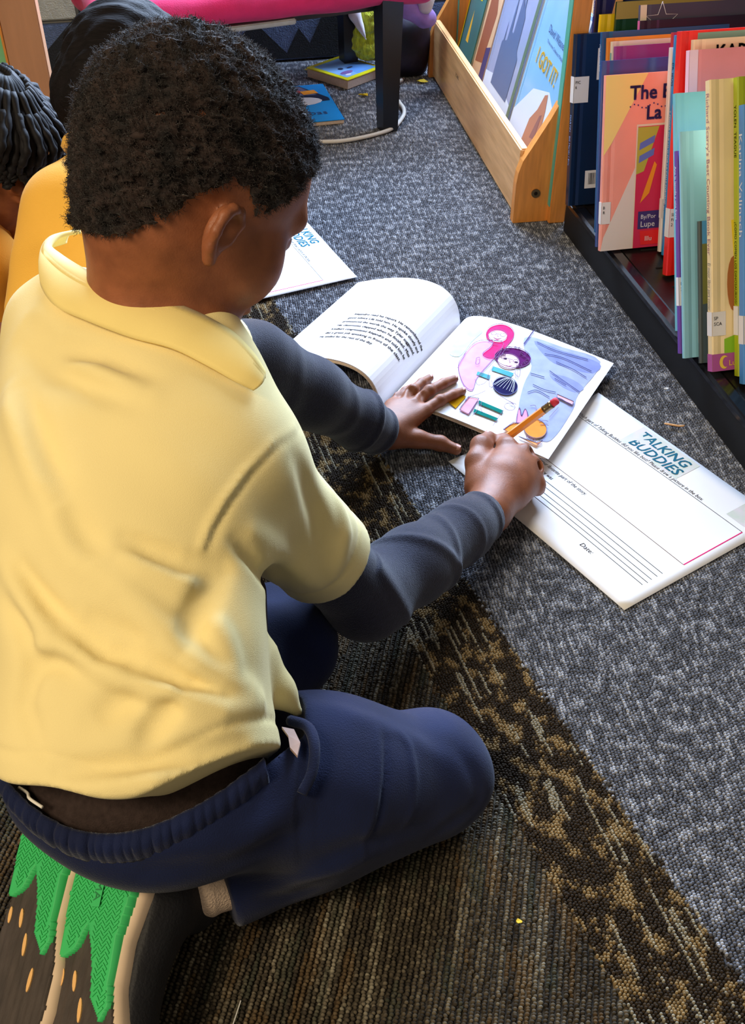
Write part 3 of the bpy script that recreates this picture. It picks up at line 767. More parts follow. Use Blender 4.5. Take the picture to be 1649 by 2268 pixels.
FOLDS_POLO = [
    ([(-0.263, 0.537, 0.288), (-0.246, 0.512, 0.286), (-0.229, 0.490, 0.280), (-0.212, 0.477, 0.275), (-0.196, 0.465, 0.273), (-0.179, 0.454, 0.270), (-0.164, 0.446, 0.266), (-0.132, 0.438, 0.262), (-0.101, 0.437, 0.246), (-0.079, 0.458, 0.227)], 0.0055, 0.011),
    ([(-0.246, 0.522, 0.293), (-0.230, 0.503, 0.287), (-0.209, 0.479, 0.281), (-0.192, 0.468, 0.275), (-0.179, 0.460, 0.273), (-0.165, 0.458, 0.275), (-0.152, 0.452, 0.273), (-0.126, 0.446, 0.263), (-0.102, 0.450, 0.252)], -0.0065, 0.01),
    ([(-0.168, 0.522, 0.320), (-0.149, 0.515, 0.315), (-0.130, 0.511, 0.309), (-0.116, 0.514, 0.304), (-0.105, 0.519, 0.298)], -0.0065, 0.01),
    ([(-0.172, 0.514, 0.317), (-0.154, 0.508, 0.310), (-0.130, 0.504, 0.301), (-0.117, 0.506, 0.299)], 0.004, 0.012),
    ([(-0.105, 0.517, 0.296), (-0.113, 0.498, 0.291), (-0.120, 0.482, 0.283), (-0.125, 0.469, 0.276)], -0.006, 0.011),
    ([(-0.110, 0.487, 0.283), (-0.103, 0.477, 0.271), (-0.099, 0.467, 0.259), (-0.097, 0.456, 0.254)], 0.005, 0.01),
    ([(-0.126, 0.464, 0.274), (-0.116, 0.457, 0.267), (-0.102, 0.454, 0.255), (-0.086, 0.459, 0.240)], 0.005, 0.01),
    ([(-0.231, 0.457, 0.257), (-0.226, 0.463, 0.262), (-0.212, 0.462, 0.267), (-0.195, 0.455, 0.267)], -0.0045, 0.01),
    ([(-0.234, 0.472, 0.265), (-0.218, 0.468, 0.270), (-0.195, 0.461, 0.271)], 0.003, 0.012),
    ([(-0.127, 0.436, 0.257), (-0.135, 0.428, 0.255), (-0.143, 0.420, 0.249), (-0.149, 0.410, 0.244)], -0.0055, 0.009),
    ([(-0.182, 0.425, 0.249), (-0.167, 0.433, 0.257), (-0.149, 0.437, 0.260)], -0.003, 0.012),
    ([(-0.202, 0.399, 0.228), (-0.176, 0.398, 0.234), (-0.154, 0.399, 0.236), (-0.118, 0.408, 0.236), (-0.089, 0.420, 0.226)], -0.004, 0.01),
    ([(-0.205, 0.393, 0.224), (-0.171, 0.390, 0.229), (-0.141, 0.391, 0.233), (-0.108, 0.412, 0.216)], 0.003, 0.012),
    ([(-0.252, 0.506, 0.275), (-0.240, 0.486, 0.273), (-0.229, 0.459, 0.260), (-0.234, 0.443, 0.244), (-0.219, 0.414, 0.234)], -0.003, 0.01),
    ([(-0.276, 0.701, 0.368), (-0.254, 0.675, 0.370), (-0.235, 0.656, 0.371), (-0.204, 0.629, 0.374), (-0.170, 0.609, 0.374)], -0.004, 0.014),
    ([(-0.271, 0.711, 0.379), (-0.243, 0.677, 0.378), (-0.220, 0.667, 0.380), (-0.198, 0.656, 0.382), (-0.162, 0.630, 0.380)], -0.0045, 0.012),
    ([(-0.263, 0.694, 0.377), (-0.228, 0.659, 0.375), (-0.192, 0.636, 0.380), (-0.160, 0.618, 0.377)], 0.003, 0.013),
    ([(-0.276, 0.657, 0.350), (-0.254, 0.607, 0.346), (-0.234, 0.568, 0.336), (-0.219, 0.548, 0.330)], 0.004, 0.014),
    ([(-0.263, 0.649, 0.356), (-0.237, 0.593, 0.348), (-0.212, 0.550, 0.335)], -0.0035, 0.014),
    ([(-0.229, 0.555, 0.332), (-0.213, 0.533, 0.322), (-0.198, 0.514, 0.312), (-0.179, 0.498, 0.303)], 0.003, 0.016),
    ([(-0.214, 0.545, 0.330), (-0.200, 0.527, 0.321), (-0.185, 0.508, 0.312)], -0.003, 0.014),
    ([(-0.191, 0.512, 0.312), (-0.167, 0.495, 0.301), (-0.139, 0.473, 0.283), (-0.126, 0.460, 0.273)], 0.0035, 0.012),
    ([(-0.197, 0.483, 0.288), (-0.177, 0.472, 0.284), (-0.151, 0.465, 0.280)], -0.003, 0.012),
    ([(-0.056, 0.612, 0.319), (-0.045, 0.624, 0.260), (-0.039, 0.620, 0.214)], -0.003, 0.012),
    ([(-0.086, 0.554, 0.299), (-0.067, 0.602, 0.226), (-0.047, 0.615, 0.182)], 0.003, 0.01),
    ([(-0.097, 0.539, 0.303), (-0.081, 0.544, 0.267), (-0.073, 0.639, 0.147)], -0.003, 0.008),
    ([(-0.032, 0.662, 0.242), (-0.024, 0.643, 0.218), (-0.032, 0.623, 0.190)], 0.0025, 0.01),
    ([(-0.059, 0.638, 0.330), (-0.074, 0.603, 0.341), (-0.090, 0.576, 0.337), (-0.104, 0.553, 0.329), (-0.113, 0.538, 0.320), (-0.118, 0.524, 0.311), (-0.120, 0.516, 0.304)], 0.003, 0.0035),
    ([(-0.056, 0.651, 0.320), (-0.069, 0.605, 0.339), (-0.086, 0.579, 0.335), (-0.100, 0.555, 0.327), (-0.109, 0.540, 0.318), (-0.114, 0.526, 0.309), (-0.115, 0.516, 0.304)], -0.0018, 0.0035),
]
#@FOLDS
for pts, amp, w in FOLDS_POLO: sp.fold(pts, amp * (2.6 if w > 0.005 else 1.0), w * (0.8 if w > 0.005 else 1.0))
sp.noise(0.0012, 14, 8)
sp.chain([np.array(p) for p in ((-0.086, 0.520, 0.200), (-0.070, 0.506, 0.180), (-0.057, 0.498, 0.165))], [0.016, 0.010, 0.004], 0.012)      # front tail past the side vent
ring_fold(sp, lerp(SR, ER, 0.555), ER - SR, 0.055, -0.0016, 0.0030)      # stitching above the sleeve hem
cut_after(sp, CUFR, ER - SR, 0.075); cut_after(sp, CUFL, EL - SL, 0.07)
# hem: higher at the sides than at the small of the back
_A = (NB - HEM) / np.linalg.norm(NB - HEM); _r = np.array(RD) - (np.array(RD) @ _A) * _A; _r /= np.linalg.norm(_r)
_x = sp.ax[0][:, None, None] - HEM[0]; _y = sp.ax[1][None, :, None] - HEM[1]; _z = sp.ax[2][None, None, :] - HEM[2]
_t = _x * _A[0] + _y * _A[1] + _z * _A[2]; _u = _x * _r[0] + _y * _r[1] + _z * _r[2]
_hd = _t + 0.036 - 0.030 * (_u / 0.1) ** 2 + 0.004 * np.sin(_u * 60)
sp.d += (0.0014 * np.exp(-((_hd - 0.020) / 0.0028) ** 2)).astype(np.float32)
sp.comb((slice(None),) * 3, (-_hd).astype(np.float32), 0.003, 'i')
# neck opening
sp.cap(NB - np.array([0, 0.01, 0.02]), NB + (hp(0, -0.022, -0.052) - NB) * 1.3, 0.050, 0.056, 0.004, 's')
pv, pf = sp.mesh()
polo = boy_mesh('polo_shirt', pv, pf, M_polo)

COLU = [(-0.250, 0.837, 0.391), (-0.263, 0.820, 0.395), (-0.263, 0.796, 0.398), (-0.248, 0.773, 0.401), (-0.226, 0.748, 0.403), (-0.202, 0.728, 0.402), (-0.172, 0.713, 0.401), (-0.137, 0.696, 0.397), (-0.109, 0.680, 0.390), (-0.093, 0.664, 0.383), (-0.084, 0.655, 0.373)]
COLW = [(-0.273, 0.859, 0.371), (-0.280, 0.827, 0.379), (-0.264, 0.762, 0.392), (-0.259, 0.740, 0.392), (-0.240, 0.706, 0.394), (-0.216, 0.690, 0.392), (-0.180, 0.671, 0.389), (-0.148, 0.655, 0.390), (-0.122, 0.642, 0.384), (-0.102, 0.634, 0.376), (-0.089, 0.633, 0.369)]
u_ = spline(COLU, 8); w_ = spline(COLW, 8); V = []; F = []; nu = len(u_); nr = 9
for i in range(nu):
    mid = (u_[i] + w_[i]) / 2; out = mid - (NB + np.array([0, 0.01, -0.02])); out /= np.linalg.norm(out)
    for j in range(nr):
        t = j / (nr - 1)
        V.append(u_[i] * (1 - t) + w_[i] * t + out * 0.010 * math.sin(math.pi * (0.15 + 0.75 * t)) - BO)
for i in range(nu - 1):
    for j in range(nr - 1): F.append((i * nr + j, i * nr + j + 1, (i + 1) * nr + j + 1, (i + 1) * nr + j))
M_rib = mat('pale_yellow_rib_knit', (238, 215, 138), 0.9, 0.03, 20, 0.2, 1500, sheen=0.15, spec=0.2, bdist=0.0008)
colr = mobj('collar', V, F, M_rib, polo, True)
so = colr.modifiers.new('thick', 'SOLIDIFY'); so.thickness = 0.0032; so.offset = 0
# ribbed top edge of the collar
rb = MB()
for i in range(0, nu * 5 - 5):
    t = i / 5.0; k = int(t); q = t - k
    if k + 1 >= nu: break
    a = u_[k] * (1 - q) + u_[k + 1] * q; b_ = w_[k] * (1 - q) + w_[k + 1] * q
    mid = (a + b_) / 2; out = mid - (NB + np.array([0, 0.01, -0.02])); out /= np.linalg.norm(out)
    pp = [a * (1 - z) + b_ * z + out * (0.010 * math.sin(math.pi * (0.15 + 0.75 * z)) + 0.0019) - BO for z in (0.0, 0.12, 0.30)]
    rb.tube(pp, [0.0008, 0.0009, 0.0004], 4)
rb.build('collar_rib', M_rib, colr, True)

# ---- undershirt: dark thermal sleeves and the tail that shows above the waistband
su = SDF((-0.34, 0.34, 0.0), (0.18, 1.08, 0.40), 0.0026)
ring = lambda a, b, t: lerp(a, b, t)
su.cap(lerp(SR, ER, 0.3), ER, 0.036, 0.037, 0.01)
su.chain([ER, ring(ER, WR, 0.35), ring(ER, WR, 0.75), ring(ER, WR, 0.93)], [0.038, 0.037, 0.031, 0.028], 0.018)
su.cap(lerp(SL, EL, 0.4), EL, 0.038, 0.039, 0.01)
su.chain([EL, ring(EL, WL, 0.4), ring(EL, WL, 0.78), ring(EL, WL, 0.95)], [0.040, 0.038, 0.032, 0.029], 0.018)
for t, am, w, tl in ((0.10, 0.003, 0.007, (0.5, 0, 0.6)), (0.34, 0.0032, 0.006, (-0.5, 0.3, 0.3)), (0.52, 0.0022, 0.005, (0.6, 0, -0.3)), (0.66, 0.0016, 0.004, (0, 0.5, -0.4)), (0.93, 0.0022, 0.004, (0.1, -0.1, 0.1))):
    ring_fold(su, ring(ER, WR, t), WR - ER, 0.04, am, w, tl)
for t, am, w, tl in ((0.2, 0.0018, 0.010, (0.4, 0, 0.3)), (0.5, 0.0016, 0.009, (-0.4, 0.3, 0.2)), (0.80, 0.0032, 0.004, (0.1, 0, 0.1)), (0.95, 0.0022, 0.005, (0, 0, 0))):
    ring_fold(su, ring(EL, WL, t), WL - EL, 0.04, am, w, tl)
for P, D in ((ring(ER, WR, 0.96), WR - ER), (ring(EL, WL, 0.985), WL - EL)): cut_after(su, P, D, 0.06)
su.comb((slice(None),) * 3, np.broadcast_to(0.002 - su.ax[2][None, None, :], su.d.shape).astype(np.float32), 0.004, 'i')
uv, uf = su.mesh(); under = boy_mesh('thermal_undershirt', uv, uf, M_thermal)
st_ = SDF((-0.32, 0.34, 0.08), (-0.02, 0.60, 0.30), 0.003)
st_.loft(HEM, NB, RD, [-0.19, -0.1, 0.2, 0.4], [0] * 4, [-0.030] * 4, [0.086, 0.088, 0.088, 0.085], [0.066, 0.066, 0.062, 0.055], 0.01, pw=2.2)
tv, tf = st_.mesh(); boy_mesh('undershirt_tail', tv, tf, M_brownvest, under)

# ---- navy trousers
sn = SDF((-0.36, 0.31, -0.002), (0.16, 0.76, 0.26), 0.0026)
PELV = np.array([-0.172, 0.452, 0.135])
PM = frame(math.radians(70), math.radians(0))
sn.ell(PELV + np.array([0, 0.004, 0.014]), (0.104, 0.086, 0.050), PM, 0.0)
sn.ell(PELV + np.array([0.010, -0.010, 0.008]), (0.090, 0.062, 0.042), PM, 0.02)
sn.chain([HIPR + np.array([0, 0.010, 0.010]), lerp(HIPR, KR, 0.5), KR], [0.058, 0.064, 0.052], 0.04)
sn.ell(KR + np.array([0.008, 0.002, 0.0]), (0.046, 0.045, 0.047), None, 0.02)
sn.chain([KR + np.array([0, 0, -0.006]), lerp(KR, AR, 0.5), lerp(KR, AR, 1.0)], [0.046, 0.046, 0.044], 0.02)
sn.chain([HIPL + np.array([0.01, 0.010, 0.010]), lerp(HIPL, KL, 0.5), KL], [0.060, 0.064, 0.056], 0.04)
sn.chain([KL, lerp(KL, AL, 0.5), lerp(KL, AL, 0.9)], [0.052, 0.048, 0.044], 0.02)
FOLDS_PANTS = [
    ([(0.003, 0.489, 0.152), (0.005, 0.462, 0.144), (0.001, 0.439, 0.132), (-0.004, 0.423, 0.115), (-0.008, 0.418, 0.089)], 0.0026, 0.0035),
    ([(0.008, 0.492, 0.147), (0.009, 0.464, 0.142), (0.006, 0.442, 0.128), (0.001, 0.426, 0.110)], -0.0022, 0.0035),
    ([(0.004, 0.491, 0.149), (0.020, 0.499, 0.137), (0.028, 0.492, 0.131), (0.033, 0.470, 0.121), (0.030, 0.450, 0.103), (0.023, 0.439, 0.090)], 0.002, 0.0035),
    ([(-0.106, 0.379, 0.158), (-0.082, 0.395, 0.161), (-0.059, 0.418, 0.158), (-0.044, 0.437, 0.163)], 0.004, 0.012),
    ([(-0.121, 0.371, 0.154), (-0.089, 0.384, 0.149), (-0.059, 0.408, 0.140)], -0.004, 0.01),
    ([(-0.041, 0.408, 0.110), (-0.015, 0.416, 0.109), (0.019, 0.437, 0.093), (0.048, 0.460, 0.076)], -0.004, 0.009),
    ([(-0.069, 0.405, 0.076), (-0.035, 0.408, 0.091), (-0.002, 0.423, 0.090)], 0.004, 0.009),
    ([(-0.090, 0.398, 0.064), (-0.064, 0.408, 0.055), (-0.036, 0.413, 0.062)], -0.003, 0.008),
    ([(0.049, 0.457, 0.060), (0.067, 0.467, 0.063), (0.087, 0.484, 0.064)], -0.003, 0.007),
    ([(-0.043, 0.501, 0.170), (-0.008, 0.498, 0.158), (0.034, 0.502, 0.123), (0.063, 0.496, 0.102)], 0.0025, 0.01),
    ([(-0.149, 0.377, 0.174), (-0.123, 0.380, 0.173), (-0.094, 0.395, 0.172)], 0.003, 0.01),
    ([(-0.169, 0.369, 0.159), (-0.141, 0.369, 0.159), (-0.109, 0.378, 0.160)], -0.003, 0.01),
    ([(0.068, 0.509, 0.103), (0.082, 0.494, 0.087), (0.087, 0.483, 0.059)], -0.0025, 0.008),
]
#@PFOLDS
for pts, amp, w in FOLDS_PANTS: sn.fold(pts, amp, w)
sn.noise(0.0012, 13, 4)
cut_after(sn, lerp(KR, AR, 0.93), AR - KR, 0.062)
# where the waistband runs: the trouser surface along the waist line, taken before the waist is opened
_A = (NB - HEM) / np.linalg.norm(NB - HEM); _r = np.array(RD) - (np.array(RD) @ _A) * _A; _r /= np.linalg.norm(_r); _n = np.cross(_r, _A)
WB = []
for uu in np.linspace(-0.100, 0.096, 30):
    tt = -0.064 + 0.052 * (uu / 0.1) ** 2
    for ww in np.arange(0.12, -0.10, -0.001):
        q_ = HEM + _r * uu + _A * tt + _n * ww; i_ = np.round((q_ - sn.lo) / sn.h).astype(int)
        if (i_ >= 0).all() and (i_ < sn.n).all() and sn.d[tuple(i_)] < 0: WB.append(q_); break
# open waist: the trousers sag away from the small of the back and show the undershirt
_x = sn.ax[0][:, None, None] - HEM[0]; _y = sn.ax[1][None, :, None] - HEM[1]; _z = sn.ax[2][None, None, :] - HEM[2]
_t = _x * _A[0] + _y * _A[1] + _z * _A[2]; _u = _x * _r[0] + _y * _r[1] + _z * _r[2]; _n = np.cross(_r, _A); _w = _x * _n[0] + _y * _n[1] + _z * _n[2]
_e = (np.sqrt((_u / 0.118) ** 2 + ((_w + 0.02) / 0.105) ** 2) - 1) * 0.1
sn.comb((slice(None),) * 3, np.maximum(-0.064 + 0.052 * (_u / 0.1) ** 2 - _t, _e).astype(np.float32), 0.003, 's')
sn.comb((slice(None),) * 3, np.broadcast_to(0.001 - sn.ax[2][None, None, :], sn.d.shape).astype(np.float32), 0.004, 'i')
nv, nf = sn.mesh(); pants = boy_mesh('trousers', nv, nf, M_navy)
wbp = spline(WB, 5); V = []; F = []; nw = len(wbp); nr = 9
for i, p in enumerate(wbp):
    out = _n * 0.9 + (p - PELV) / np.linalg.norm(p - PELV) * 0.5; out /= np.linalg.norm(out)
    for j in range(nr):
        t = j / (nr - 1)
        rip = 0.0013 * math.sin(i * 1.35 + 0.6 * math.sin(i * 0.37) + j * 0.25) * (0.35 + t)
        dn = -_A * 0.75 - _n * 0.45 * t; 
        V.append(p + _A * 0.004 + dn * (0.024 * t) + out * (0.0030 + 0.0045 * math.sin(math.pi * min(1, t * 1.05)) + rip * (1 - t ** 4)) - BO)
for i in range(nw - 1):
    for j in range(nr - 1): F.append((i * nr + j, (i + 1) * nr + j, (i + 1) * nr + j + 1, i * nr + j + 1))
wb_ = mobj('waistband', V, F, M_navy, pants, True)
so = wb_.modifiers.new('thick', 'SOLIDIFY'); so.thickness = 0.004; so.offset = 0
# ---- socks and trainers
M_green = mat('green_rubber_sole', (58, 186, 104), 0.6, 0.05, 30, spec=0.4)
M_sole = mat('worn_dark_rubber', (64, 55, 50), 0.8, 0.25, 40, 0.4, 260, stretch=(3, 1, 1))
M_mid = mat('cream_midsole', (222, 196, 168), 0.65, 0.05, 40)
M_upper = mat('black_shoe_upper', (18, 18, 24), 0.7, 0.2, 60, 0.3, 400)
M_lace = mat('yellow_pull_tab', (206, 204, 50), 0.6)
M_orange = mat('pale_orange_rubber', (232, 180, 112), 0.6)

def sole_outline(n=40):
    """half widths along the sole, heel (y=0) to toe (y=1)"""
    ys = [0.0, 0.03, 0.10, 0.22, 0.38, 0.52, 0.66, 0.80, 0.90, 0.97, 1.0]
    xr = [0.0, 0.017, 0.029, 0.032, 0.029, 0.031, 0.037, 0.038, 0.031, 0.016, 0.0]
    xl = [0.0, 0.017, 0.029, 0.031, 0.024, 0.025, 0.034, 0.036, 0.030, 0.016, 0.0]
    t = np.linspace(0, 1, n)
    return t, np.interp(t, ys, xl), np.interp(t, ys, xr)
SL_LEN = 0.205
def shoe(name, heel, toe, nrm, label, laced):
    """sole facing nrm, from heel to toe; local x across (outer side +), y to toe, z out of the sole"""
    heel = np.array(heel, float); toe = np.array(toe, float)
    yd = toe - heel; yd /= np.linalg.norm(yd); zd = np.array(nrm, float); zd -= (zd @ yd) * yd; zd /= np.linalg.norm(zd); xd = np.cross(yd, zd)
    root = bpy.data.objects.new(name, None); root.empty_display_size = 0.02
    link(root, boy)
    M4 = Matrix(((xd[0], yd[0], zd[0], heel[0] - BO[0]), (xd[1], yd[1], zd[1], heel[1] - BO[1]), (xd[2], yd[2], zd[2], heel[2] - BO[2]), (0, 0, 0, 1)))
    root.matrix_local = M4
    t, xl, xr = sole_outline(44)
    poly = [(xr[i], t[i] * SL_LEN) for i in range(len(t))] + [(-xl[i], t[i] * SL_LEN) for i in range(len(t) - 2, 0, -1)]
    def ring(sc, z, bulge=0.0): return [(x * sc, SL_LEN / 2 + (y - SL_LEN / 2) * (1 + (sc - 1) * 0.5), z) for x, y in poly]
    # midsole: cream band with a curved profile
    def stack(levels, m, nm, par):
        V = []; F = []; n = len(poly)
        for sc, z in levels: V += ring(sc, z)
        for k in range(len(levels) - 1):
            for i in range(n): F.append((k * n + i, k * n + (i + 1) % n, (k + 1) * n + (i + 1) % n, (k + 1) * n + i))
        F.append(tuple(range(n))[::-1]); F.append(tuple(range((len(levels) - 1) * n, len(levels) * n)))
        return mobj(nm, V, F, m, par, True)
    stack([(0.97, -0.022), (1.05, -0.016), (1.06, -0.007), (1.0, 0.0)], M_mid, 'midsole', root)
    # upper
    up = SDF((-0.05, -0.015, -0.10), (0.05, SL_LEN + 0.01, 0.0), 0.003)
    up.ell((0, 0.045, -0.035), (0.033, 0.046, 0.034), None, 0.0)
    up.cap((0, 0.05, -0.03), (0.0, 0.150, -0.026), 0.034, 0.033, 0.02)
    up.ell((0.0, 0.155, -0.026), (0.037, 0.040, 0.024), None, 0.02)
    up.cap((0, 0.035, -0.05), (0, 0.030, -0.082), 0.031, 0.030, 0.02)
    up.plane((0, 0, -0.012), (0, 0, 1), 0.002)
    uv_, uf_ = up.mesh(); np_mesh('upper', uv_, uf_, M_upper, root)
    # outsole: dark forefoot slab and green heel slab with herringbone tread and a wavy lower edge
    def wavy(x):  # where green meets dark, as y over x
        return np.interp(-x, [-0.036, -0.026, -0.015, -0.006, 0.002, 0.010, 0.022, 0.034], [0.078, 0.090, 0.084, 0.066, 0.084, 0.114, 0.128, 0.106])
    def slab(nm, m, z0, z1, test, inset=0.96):
        nx, ny = 64, 150; V = []; idx = {}; F = []
        xs = np.linspace(-0.040, 0.040, nx); ys = np.linspace(-0.001, SL_LEN + 0.001, ny)
        cells = set()
        for i in range(nx - 1):
            for j in range(ny - 1):
                x = (xs[i] + xs[i + 1]) / 2; y = (ys[j] + ys[j + 1]) / 2; q = y / SL_LEN
                if not (0 < q < 1): continue
                if -np.interp(q, t, xl) * inset < x < np.interp(q, t, xr) * inset and test(x, y): cells.add((i, j))
        def vid(i, j, top):
            k = (i, j, top)
            if k not in idx:
                x, y = xs[i], ys[j]; q = min(max(y / SL_LEN, 0), 1)
                x = min(max(x, -np.interp(q, t, xl) * 0.99), np.interp(q, t, xr) * 0.99)
                idx[k] = len(V); V.append((x, y, z1(x, y) if top else z0))
            return idx[k]
        for (i, j) in cells:
            F.append((vid(i, j, 1), vid(i + 1, j, 1), vid(i + 1, j + 1, 1), vid(i, j + 1, 1)))
            for (di, dj, a, b_) in ((-1, 0, (i, j + 1), (i, j)), (1, 0, (i + 1, j), (i + 1, j + 1)), (0, -1, (i, j), (i + 1, j)), (0, 1, (i + 1, j + 1), (i, j + 1))):
                if (i + di, j + dj) not in cells:
                    F.append((vid(*a, 1), vid(*a, 0), vid(*b_, 0), vid(*b_, 1)))
        return mobj(nm, V, F, m, root, True)
    slab('forefoot_outsole', M_sole, -0.001, lambda x, y: 0.0022 + 0.0004 * math.sin(x * 900), lambda x, y: y > wavy(x) - 0.006)
    g = slab('heel_outsole', M_green, -0.001, lambda x, y: 0.0062 + 0.0022 * math.sin(math.pi * min(1, (y + 0.004) / 0.1)), lambda x, y: y < wavy(x))
    # herringbone ridges
    tr = MB()
    for y0 in np.arange(0.004, 0.160, 0.0034):
        run = []
        for k in range(17):
            x = -0.032 + k * 0.004; y = y0 + (0.0038 if k % 2 else 0.0); q = y / SL_LEN
            if q > 0 and -np.interp(q, t, xl) * 0.94 < x < np.interp(q, t, xr) * 0.94 and y < wavy(x) - 0.002:
                run.append((x, y, 0.0064 + 0.0022 * math.sin(math.pi * min(1, (y + 0.004) / 0.1))))
            else:
                if len(run) > 1: tr.tube(run, 0.00095, 4)
                run = []
        if len(run) > 1: tr.tube(run, 0.00095, 4)
    tr.build('tread', M_green, g)
    z9 = lambda y: 0.0084 + 0.0022 * math.sin(math.pi * min(1, (y + 0.004) / 0.1))
    MB().add([(-0.004, 0.022, z9(0.022)), (0.004, 0.022, z9(0.022)), (0.004, 0.056, z9(0.056)), (-0.004, 0.056, z9(0.056))], [(0, 1, 2, 3)]).build('name_plate', M_green, g)
    lettering('sole_lettering', g, 'PUMA', 0.0085, mat('embossed_green', (36, 130, 72), 0.6), lambda x, y: (0.003 - y, 0.026 + x, z9(0.03 + x) + 0.0003), fit=0.026)
    # little pale cut-outs in the dark rubber
    for (x, y, ln, an) in ((0.025, 0.102, 0.006, -0.1), (0.012, 0.104, 0.007, -0.2), (0.001, 0.122, 0.008, -0.15), (-0.014, 0.145, 0.008, 0.0)):
        P = [(x + 0.0018 * math.cos(a) * (1 if True else 0) + math.sin(a) * ln * math.sin(an), y + ln * math.sin(a) * math.cos(an)) for a in np.linspace(0, 2 * math.pi, 12, endpoint=False)]
        MB().prism(P, 0.002, 0.0031).build('cut_out', M_orange, root)
    if laced:
        ta = MB(); ta.tube(spline([(0.028, -0.002, -0.060), (0.036, -0.003, -0.074), (0.036, 0.004, -0.088), (0.030, 0.018, -0.094)], 5), 0.0032, 8)
        ta.build('pull_tab', M_lace, root, True)
        MB().box((-0.012, -0.004, -0.075), (0.014, 0.004, -0.030), 0.002).build('heel_counter', M_green, root)
    root['label'] = label
    return root
shoe('shoe', (-0.186, 0.428, 0.114), (-0.205, 0.253, 0.052), (-0.50, -0.12, 0.85), 'right trainer, nearer one, green heel sole', True)
shoe('shoe', (-0.236, 0.478, 0.106), (-0.258, 0.304, 0.045), (-0.50, -0.12, 0.85), 'left trainer, farther one, green heel sole', False)
for P0, P1, nm in ((lerp(KR, AR, 0.85), AR + np.array([-0.022, -0.004, 0.002]), 'R'), (lerp(KL, AL, 0.8), AL + np.array([-0.012, -0.010, 0.002]), 'L')):
    sk = SDF(np.minimum(P0, P1) - 0.05, np.maximum(P0, P1) + 0.05, 0.002)
    sk.cap(P0, P1, 0.034, 0.032, 0.0); ring_fold(sk, lerp(P0, P1, 0.5), P1 - P0, 0.03, 0.0015, 0.004); ring_fold(sk, lerp(P0, P1, 0.8), P1 - P0, 0.03, 0.0015, 0.004)
    a_, b_ = sk.mesh(); boy_mesh('sock', a_, b_, M_sock)
# slash pocket gaping at the hip with its pale lining
LN = [(-0.0665, 0.4715, 0.1815), (-0.0575, 0.4700, 0.1805), (-0.0520, 0.4560, 0.1835), (-0.0535, 0.4440, 0.1845), (-0.0590, 0.4500, 0.1860), (-0.0610, 0.4610, 0.1850)]
lv = [np.array(p) - BO for p in LN] + [np.array(p) - BO - np.array([0, 0, 0.003]) for p in LN]
mobj('pocket_lining', lv, [(0, 1, 5), (1, 2, 5), (2, 4, 5), (2, 3, 4), (11, 7, 6), (11, 8, 7), (11, 10, 8), (10, 9, 8)] + [(i, i + 6, (i + 1) % 6 + 6, (i + 1) % 6) for i in range(6)], mat('cream_pocket_lining', (176, 148, 136), 0.9, 0.1, 60), pants)
rm_ = MB(); rm_.tube([np.array(p) - BO for p in spline([(-0.062, 0.486, 0.170), (-0.048, 0.474, 0.178), (-0.042, 0.456, 0.180), (-0.043, 0.438, 0.174), (-0.050, 0.424, 0.167)], 6)], 0.0042, 8); rm_.build('pocket_rim', M_navy, pants, True)
# flap pocket seam on the trouser leg, pocket lining and waist string
M_string = mat('white_cord', (225, 220, 212), 0.8)
sg = MB(); sg.tube([np.array(p) - BO for p in spline([(-0.252, 0.430, 0.166), (-0.244, 0.424, 0.168), (-0.238, 0.414, 0.176), (-0.226, 0.404, 0.181)], 5)], 0.0012, 6); sg.build('draw_string', M_string, pants, True)

# ------------------------------------------------------------------ pencil in the right hand
M_pen = mat('orange_pencil_paint', (246, 148, 22), 0.35, coat=0.3)
M_ferrule = mat('ferrule_metal', (140, 120, 92), 0.3, metal=0.9)
M_eraser = mat('pink_eraser', (214, 52, 70), 0.7)
M_lead = mat('graphite', (40, 40, 42), 0.5)
M_bare = mat('bare_cedar', (224, 184, 130), 0.7)
pen = empty('pencil', tuple(PT))
pen.rotation_euler = Vector(PD).to_track_quat('Z', 'Y').to_euler()
tag(pen, 'orange hexagonal pencil with red eraser held in the right hand', 'pencil')
PL = float(np.linalg.norm(PE - PT))
MB().tube([(0, 0, 0.018), (0, 0, PL - 0.021)], 0.0050, 6).build('shaft', M_pen, pen)
MB().tube([(0, 0, 0.004), (0, 0, 0.018)], [0.0009, 0.0048], 12).build('sharpened_cone', M_bare, pen, True)
MB().tube([(0, 0, 0.0), (0, 0, 0.0042)], [0.0002, 0.0010], 8).build('lead', M_lead, pen, True)
MB().tube([(0, 0, PL - 0.021), (0, 0, PL - 0.018), (0, 0, PL - 0.0165), (0, 0, PL - 0.015), (0, 0, PL - 0.0135), (0, 0, PL - 0.012), (0, 0, PL - 0.008)], [0.0051, 0.0051, 0.0045, 0.0051, 0.0045, 0.0051, 0.0051], 14).build('ferrule', M_ferrule, pen, True)
MB().tube([(0, 0, PL - 0.0085), (0, 0, PL - 0.002), (0, 0, PL - 0.0005), (0, 0, PL)], [0.0047, 0.0047, 0.0038, 0.0014], 14).build('eraser', M_eraser, pen, True)
# ------------------------------------------------------------------ closed picture books
M_page = mat('book_paper_edge', (228, 222, 208), 0.9, 0.05, 300, stretch=(1, 40, 1))
M_white = mat('white_label', (226, 220, 216), 0.6)
M_ink = mat('black_ink', (22, 20, 24), 1.0, spec=0.0)
M_whiteink = mat('white_ink', (226, 226, 230), 0.6)
def cov(name, rgb, rough=0.38, var=0.06): return mat('cover_' + name, rgb, rough, var, 14, coat=0.25)

